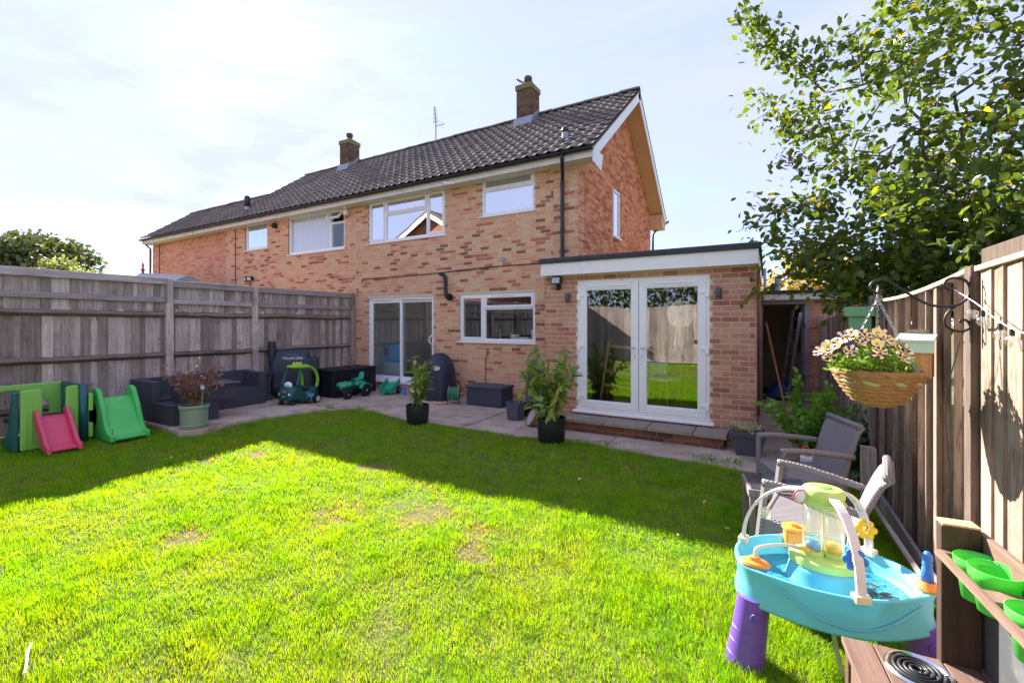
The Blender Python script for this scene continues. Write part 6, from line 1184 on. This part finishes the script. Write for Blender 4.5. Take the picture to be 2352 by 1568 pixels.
for th in ARCH:
    r1 = rad(th)*.985; pts = []; c, s = math.cos(th), math.sin(th)
    for i in range(15):
        a = math.pi/2*i/14; x = .07+(r1-.07)*math.sin(a)**1.0; z = .485+.335*math.cos(a); pts.append((x, z))
    b = MB(); rings = []
    for i, (x, z) in enumerate(pts):
        x2, z2 = pts[min(i+1, 14)]; x0, z0 = pts[max(i-1, 0)]; tx, tz = x2-x0, z2-z0; l = math.hypot(tx, tz); nx_, nz_ = -tz/l, tx/l; hw = .019
        rings.append([((x+nx_*q)*c-s*e, (x+nx_*q)*s+c*e, z+nz_*q) for e, q in ((-hw, .006), (-hw, -.006), (-hw*.6, -.006), (-hw*.6, .001), (hw*.6, .001), (hw*.6, -.006), (hw, -.006), (hw, .006))])
    ar = b.loft(rings).build('water_arch', P_white, WT); 
    for i in range(2, 13, 2): x, z = pts[i]; MB().box((x*c, x*s, z-.004), (.006, .03, .008), (0, 0, th+.5)).build('arch_rib', P_white, ar)
    MB().box((r1*c, r1*s, .478), (.042, .062, .034), (0, 0, th)).build('arch_clamp', P_cream, WT, bevel=.004)
def spinner(th, f, mat, drop):
    r1 = rad(th)*.985; a = math.pi/2*f; x = .07+(r1-.07)*math.sin(a); z = .485+.335*math.cos(a)-drop; c, s = math.cos(th), math.sin(th); p = Vector((x*c, x*s, z)); b = MB()
    for k in range(6): q = k*math.pi/3; b.ball((p.x+.033*math.cos(q)*.9, p.y-.008, p.z+.033*math.sin(q)), .019, 10, 6, (1, .35, 1))
    b.tube([(p.x, p.y-.015, p.z), (p.x, p.y+.02, p.z)], .008, 8); b.build('spinner', mat, WT, smooth=True); MB().tube([(p.x, p.y+.015, p.z), (p.x, p.y+.015, p.z+drop)], .006, 6).build('spinner_bracket', P_white, WT)
spinner(ARCH[1], .72, P_yellow, .03); spinner(ARCH[2], .60, P_bluee, .06)
fu = MB().lathe([(.012, 0), (.036, .018), (.034, .02), (.0, .006)], 20, mtx=Matrix.Translation((-.085, -.055, .795)) @ Matrix.Rotation(R(-60), 4, 'Z') @ Matrix.Rotation(R(-78), 4, 'Y')).build('funnel', P_white, WT, smooth=True); MB().tube([tuple(Matrix.Translation((-.085, -.055, .795)) @ Matrix.Rotation(R(-60), 4, 'Z') @ Matrix.Rotation(R(-78), 4, 'Y') @ Vector((.036*math.cos(a), .036*math.sin(a), .019))) for a in (2*math.pi*i/22 for i in range(22))], .003, 5, closed=True).build('funnel_rim', P_pink, fu, smooth=True)
th = ARCH[0]; p = (.25*math.cos(th), .25*math.sin(th)); MB().lathe([(.0, 0), (.022, .004), (.022, .05), (.012, .055)], 14, (p[0], p[1], .62)).build('tipping_cup', tubem, WT, smooth=True)
pu = MB().box((-.11, .235, .47), (.095, .07, .10), (0, 0, R(10))).build('pump', P_orange, WT, bevel=.012); MB().lathe([(.055, 0), (.06, .008), (.055, .018), (.02, .02), (.018, .035), (0, .036)], 18, (-.11, .235, .522)).build('pump_lid', P_orange, pu, auto=40)
l = LEGS[0]; q = Vector((rad(l)*.9*math.cos(l), rad(l)*.9*math.sin(l), .479)); od = MB().lathe([(.055, 0), (.06, .006), (.052, .016), (.025, .022), (.02, .036), (0, .037)], 20, (q.x+.015, q.y+.01, q.z), sx=1.15, sy=.8).build('spout_base', P_orange, WT, auto=40)
noz = Vector((-.10, -.045, .545)); MB().tube([noz, noz+Vector((.05, .02, -.008)), noz+Vector((.07, .03, -.01))], [.009, .016, .018], 10).build('hose_nozzle', P_yellow, WT, smooth=True); MB().tube(spline([tuple(q+Vector((.015, .01, .03))), tuple(q+Vector((.03, .03, .075))), tuple(noz+Vector((-.07, -.03, .012))), tuple(noz)], 6), .0085, 8).build('clear_hose', hose_clear, WT, smooth=True)
l = LEGS[1]; q = Vector((rad(l)*.92*math.cos(l), rad(l)*.92*math.sin(l), .479)); MB().lathe([(.042, 0), (.045, .01), (.03, .03), (.028, .036), (0, .036)], 18, tuple(q)).build('squirter_base', P_orange, WT, auto=40); MB().lathe([(.024, .034), (.02, .09), (.016, .10), (.019, .11), (.016, .12), (.019, .13), (.018, .15), (.008, .165), (0, .166)], 16, tuple(q)).build('squirter', P_bluee, WT, smooth=True)
MB().tube(spline([(.02, -.1, .32), (.03, -.12, .22), (.05, -.15, .1), (.09, -.16, .03)], 6), .010, 8).build('drain_hose', hose_clear, WT, smooth=True); MB().tube(spline([(-.2, -.05, .32), (-.15, -.02, .24), (-.05, 0, .22), (.02, .0, .3)], 6), .008, 8).build('drain_hose', hose_clear, WT, smooth=True)
r2 = random.Random(9)
for i in range(34): a, r_ = r2.uniform(-1.1, 1.0), r2.uniform(.17, .30); MB().tube([(r_*math.cos(a), r_*math.sin(a)*.8, .396), (r_*math.cos(a)+r2.uniform(-.04, .04), r_*math.sin(a)*.8+r2.uniform(-.04, .04), .397)], r2.uniform(.002, .005), 5).build('floating_twig', twig, WT)
MB().tube([((rad(th, .985)+.004)*math.cos(th), (rad(th, .985)+.004)*math.sin(th), .44-.10*math.sin((th-R(232))/R(108)*math.pi)) for th in (R(232)+R(108)*i/40 for i in range(41))], .004, 6).build('moulded_line', P_blue, WT, smooth=True)
# mud kitchen
KT = thing('mud_kitchen', 'brown timber mud kitchen with toy hob, chalkboard and potted shelf', 'toy kitchen', (.23, 2.02, 0), R(5))
for i in range(5): MB().bx(.004+i*.094, .094+i*.094, -1.0, 0, .482, .503).build('worktop_plank', mud_wood_y, KT, bevel=.003)
MB().bx(.28, .385, -.012, .028, .0, .965).build('upright', mud_wood_dark, KT, bevel=.006); MB().bx(.285, .382, -.008, .05, .9655, .972).build('cut_end', raw_wood, KT); MB().bx(.386, .405, -1.0, .03, .82, .95).build('back_rail', mud_wood_y, KT, bevel=.004); MB().bx(.392, .40, -1.0, .02, .504, .818).build('chalkboard', chalk, KT)
sh_ = MB().bx(.262, .284, -1.0, -.013, .868, .884); sh_.bx(.284, .384, -.034, -.013, .868, .884); sh_.bx(.284, .384, -.322, -.258, .868, .884); sh_.bx(.284, .384, -1.0, -.44, .868, .884); sh_.build('shelf', mud_wood_y, KT); MB().bx(.28, .385, -1.0, -.96, 0, .965).build('upright', mud_wood_dark, KT, bevel=.006)
for x, y in ((.03, -.05), (.03, -.95), (.42, -.05), (.42, -.95)): MB().bx(x-.02, x+.025, y-.022, y+.022, 0, .481).build('leg', mud_wood, KT, bevel=.004)
MB().bx(.012, .03, -.9, -.1, .38, .47).build('front_apron', mud_wood_y, KT)
hb = MB().lathe([(.088, .5035), (.09, .51), (.084, .516), (.078, .514), (.074, .508), (0, .508)], 36, (.19, -.105, 0)).build('hob_ring', chrome, KT, auto=40)
MB().tube([(.19+(.012+.058*i/120)*math.cos(i*2*math.pi/30), -.105+(.012+.058*i/120)*math.sin(i*2*math.pi/30), .513) for i in range(121)], .0055, 6).build('hob_coil', P_black, hb, smooth=True)
MB().lathe([(.0, 0), (.018, 0), (.018, .02), (.012, .025), (0, .025)], 14, mtx=Matrix.Translation((.010, -.22, .43)) @ Matrix.Rotation(R(-90), 4, 'Y')).build('knob', galv, KT)
for y, dz, rr_, lb in ((-.09, .0, .055, 'nearly hidden green pot at the far end of the shelf'), (-.195, .018, .06, 'raised green pot stacked in the middle of the shelf'), (-.38, .0, .056, 'green pot at the near end of the shelf')):
    w = KT.matrix_world; a = R(5); x = .325; lx = .245+x*math.cos(a)-y*math.sin(a); ly = 2.02+x*math.sin(a)+y*math.cos(a)
    t = thing('toy_pot', lb, 'pot', (lx, ly, .775), group='green pots on the mud kitchen shelf'); r = rr_; MB().lathe([(r*.62, dz), (r*.66, dz), (r*.88, .095+dz), (r, .10+dz), (r*1.03, .128+dz), (r*1.0, .13+dz), (r*.93, .11+dz), (r*.82, .09+dz), (r*.6, .03+dz), (0, .03+dz)], 32).build('pot', P_pot, t, smooth=True)
MB().ball((.2, .0, .50), .01)
# hanging basket on a scroll bracket
YB_ = 3.075
BR = thing('scroll_bracket', 'black wrought iron scroll bracket fixed to the tall fence post', 'bracket', (0, YB_, 0))
main = [(.54, 1.829), (.515, 1.812), (.491, 1.83), (.485, 1.854), (.503, 1.878), (.552, 1.882), (.611, 1.833), (.668, 1.786), (.725, 1.747), (.78, 1.735), (.833, 1.742), (.872, 1.78), (.878, 1.83), (.86, 1.867), (.823, 1.88), (.791, 1.867), (.785, 1.841), (.801, 1.822), (.825, 1.825)]
low = [(.828, 1.738), (.796, 1.702), (.785, 1.658), (.801, 1.625), (.844, 1.608), (.874, 1.622), (.878, 1.644), (.865, 1.665), (.844, 1.665), (.847, 1.651)]
MB().tube(spline([(x, 0, z) for x, z in main], 4), .0065, 6).build('arm', black_iron, BR, smooth=True); MB().tube(spline([(x, 0, z) for x, z in low], 4), .006, 6).build('scroll', black_iron, BR, smooth=True); MB().bx(.878, .888, -.012, .004, 1.55, 1.885).build('wall_plate', black_iron, BR)
HB = thing('hanging_basket', 'wicker hanging basket of purple and cream petunias on chains', 'hanging basket', (.515, YB_, 1.385)); wicker_bowl(HB, .19, .165, 9, (wicker, wicker_g), 5, th=.026)
MB().lathe([(0, -.15), (.06, -.145), (.12, -.10), (.165, -.01), (.0, .02)], 20).build('liner', soil, HB, smooth=True)
MB().tube([(0, 0, .40), (0, 0, .44), (.004, 0, .455), (.0, 0, .47)], .004, 6).build('hook', galv, HB)
for a in (R(200), R(320), R(80)):
    b = MB(); A = Vector((0, 0, .40)); B = Vector((.185*math.cos(a), .215*math.sin(a), .005)); n = 24
    for i in range(n):
        p = A.lerp(B, i/n); q = A.lerp(B, (i+1.25)/n); sd_ = Vector((0, 0, 1)).cross(B-A).normalized()*.005; up = (B-A).normalized().cross(sd_); e = sd_ if i % 2 else up
        b.tube([p+e, p.lerp(q, .5)+e*1.2, q+e, q-e, p.lerp(q, .5)-e*1.2, p-e], .0016, 4, closed=True)
    b.build('chain', galv, HB)
rf = np.random.default_rng(77); 
P = []; 
for i in range(700):
    a = rf.uniform(0, 2*math.pi); r_ = .19*math.sqrt(rf.random()); P.append((r_*math.cos(a)-.03, r_*math.sin(a), .0+.13*(1-(r_/.26)**2)*rf.random()))
P = np.array(P); D = unit(len(P), rf); D[:, 2] = np.abs(D[:, 2])*.8; leaves_obj('foliage', HB, P, D, np.array([0, 0, 1.])+rf.normal(size=P.shape)*.5, .04*rf.uniform(.6, 1.3, len(P)), fern, 0, asp=.5)
for i in range(56):
    a = rf.uniform(0, 2*math.pi) if i > 16 else R(rf.uniform(160, 330)); r_ = .205*math.sqrt(rf.uniform(.1, 1)); c = Vector((r_*math.cos(a)-.055, r_*math.sin(a), .05+.15*(1-(r_/.22)**2)+rf.uniform(-.01, .04))); nrm = Vector((math.cos(a)*.6+rf.normal()*.25, math.sin(a)*.6+rf.normal()*.25-.35, .75)).normalized(); m = Matrix.Translation(c) @ nrm.to_track_quat('Z', 'Y').to_matrix().to_4x4(); fb, fp = MB(), MB(); R_ = .034*rf.uniform(.8, 1.15); n = 20
    V = [(0, 0, -.01)]
    for rr_ in (.4, .8, 1.0):
        for j in range(n): q = 2*math.pi*j/n; w_ = 1-.10*abs(math.sin(q*2.5)); V.append((R_*rr_*w_*math.cos(q), R_*rr_*w_*math.sin(q), .012*rr_-.006+.004*math.sin(q*5+1)*rr_))
    Fc, Fp = [], []
    star = rf.random() < .82
    for j in range(n):
        j2 = (j+1) % n; seg = (j % 4)
        for k in range(3):
            f = (0, 1+j, 1+j2) if k == 0 else (1+(k-1)*n+j, 1+k*n+j, 1+k*n+j2, 1+(k-1)*n+j2); (Fp if star and seg in (1, 2) and k > 0 else Fc).append(f)
    fl = MB().add([m @ Vector(v) for v in V], Fc).build('flower', petal_c, HB)
    if Fp: MB().add([m @ (Vector(v)+Vector((0, 0, .0004))) for v in V], Fp).build('purple_stripe', petal_p, fl)
    MB().ball(tuple(m @ Vector((0, 0, -.002))), .005, 6, 4).build('flower_eye', petal_eye, fl)
# bird boxes
t = thing('bird_box', 'cedar bird box with pale mint roof on the right fence', 'bird box', (.80, 3.64, 1.32), R(72)); MB().prism([(-.075, 0), (.075, 0), (.075, .24), (-.075, .21)], 'y', -.075, .075).build('box', birdbox_wood, t, bevel=.003); MB().prism([(-.10, .215), (.09, .25), (.09, .265), (-.10, .23)], 'y', -.09, .09).build('roof', box_mint, t, bevel=.003); MB().bx(-.09, -.078, -.085, .085, .15, .235).build('roof_lip', box_mint, t, bevel=.003); MB().bx(.076, .09, -.05, .05, -.05, .29).build('back_board', fence_grey, t)
t = thing('bird_box', 'green painted bird box on the fence post beneath the tree', 'bird box', (.80, 5.50, 1.56), R(70)); MB().bx(-.06, .06, -.09, .09, 0, .16).build('box', box_ply, t, bevel=.004); MB().bx(-.09, .07, -.12, .12, .155, .25).build('roof', box_ply, t, bevel=.006)
# string of festoon bulbs along the near panel
t = thing('festoon_lights', 'string of clear festoon bulbs running along the sunlit fence panel', 'string lights', (0, 0, 0)); MB().tube(spline([(.82, 3.07, 1.82), (.865, 2.95, 1.745), (.865, 2.75, 1.672), (.865, 2.55, 1.62), (.865, 2.3, 1.60), (.865, 1.9, 1.63)], 5), .0025, 5).build('cable', P_white, t)
for y, z in ((2.99, 1.735), (2.864, 1.70), (2.686, 1.64), (2.582, 1.618), (2.4, 1.6)): MB().lathe([(.0, -.065), (.014, -.063), (.024, -.045), (.022, -.028), (.010, -.018)], 14, (.862, y, z)).build('bulb', orb_glass, t, smooth=True); MB().tube([(.862, y, z-.02), (.862, y, z+.008)], .009, 8).build('bulb_holder', P_black, t)
o = MB().tube(spline([(.875, 3.20, 1.55), (.86, 3.35, 1.2), (.865, 3.3, .8), (.85, 3.25, .55), (.8, 3.1, .45)], 6), .003, 5).build('black_cable', P_black); tag(o, 'thin black cable hanging down the warped fence panel', 'cable')
# ------------------------------------------------------------------ odds and ends
r2 = random.Random(14); lfm = leafy('fallen_leaf', C(196, 168, 84), C(150, 104, 60), C(220, 206, 150), .3, .7); V, F = leaf_arrays(np.zeros((1, 3)), np.array([[0, 1., 0]]), np.array([[0, 0, 1.]]), np.array([1.0]), fold=.3); lme = npmesh('fallen_leaf', V, F, lfm)
SP = [(-2.3, 5.0), (-2.0, 4.9), (-2.6, 4.6), (-3.4, 5.2), (-1.4, 5.0), (-1.0, 5.2), (-.9, 4.6), (-.5, 4.3), (-.3, 3.9), (-.2, 4.6), (-5.6, 3.0), (-5.0, 2.9), (-6.2, 2.6), (-.6, 3.6), (-1.7, 4.4), (-2.9, 5.4), (-3.9, 5.3), (.55, 3.2), (.7, 3.0), (.6, 2.9), (-4.0, 6.3), (-3.0, 6.1), (-4.6, 6.6), (-5.3, 6.4)]
for x, y in SP:
    o = inst('fallen_leaf', lme, None, (x, y, .035 if y < 5.6 else .018), (r2.uniform(-.5, .5), r2.uniform(-.5, .5), r2.uniform(0, 6)), (r2.uniform(.05, .085),)*3); tag(o, 'small dry leaf fallen on the shaded lawn grass' if y < 5.6 and y > 3.7 else 'small dry leaf fallen on the patio concrete' if y >= 5.6 else 'small dry leaf fallen on the sunny or fence side lawn', 'leaf', 'fallen leaves')
for x, y in ((.16, 4.42), (.40, 4.56)): tag(inst('fallen_leaf', lme, None, (x, y, .408), (0, .2, x*9), (.06,)*3), 'yellow leaf fallen on the seat of the shaded armchair', 'leaf', 'leaves on the armchair')
o = MB().tube(spline([(-2.97, .655, .03), (-3.03, .675, .045), (-3.12, .70, .05), (-3.2, .73, .045)], 5), .006, 6).build('white_cane', M('white_stick', C(224, 222, 210), .5), smooth=True); tag(o, 'thin white stick lying in the grass near the corner', 'stick')
CV = thing('conservatory', 'glass conservatory roof with finial behind the left fence', 'conservatory', (-15.9, 6.45, 0)); MB().prism([(-1.5, 0), (1.4, 0), (1.4, 2.3), (-1.5, 2.3)], 'y', -1.3, 1.3).build('wall', white_paint, CV); MB().loft([[(-1.5, -1.3, 2.3), (1.5, -1.3, 2.3), (1.5, 1.3, 2.3), (-1.5, 1.3, 2.3)], [(-1.45, -.05, 3.25), (1.5, -.05, 3.02), (1.5, .05, 3.02), (-1.45, .05, 3.25)]]).build('roof', lead, CV); MB().lathe([(.05, 0), (.03, .08), (.06, .13), (.02, .2), (.035, .26), (0, .42)], 10, (-1.45, 0, 3.22)).build('finial', M('terracotta', C(150, 84, 66), .8), CV, smooth=True)
for z0_, z1_, lb in ((5.9, 6.9, 'upper overhead cable crossing the sky right of the house'), (5.3, 6.0, 'lower overhead cable crossing the sky right of the house')): tag(MB().tube(spline([(-9, 30, z0_+.4), (-1, 29, z0_+.2), (5, 28, z1_), (12, 27, z1_+.9)], 6), .02, 4).build('overhead_cable', black_plastic), lb, 'cable')
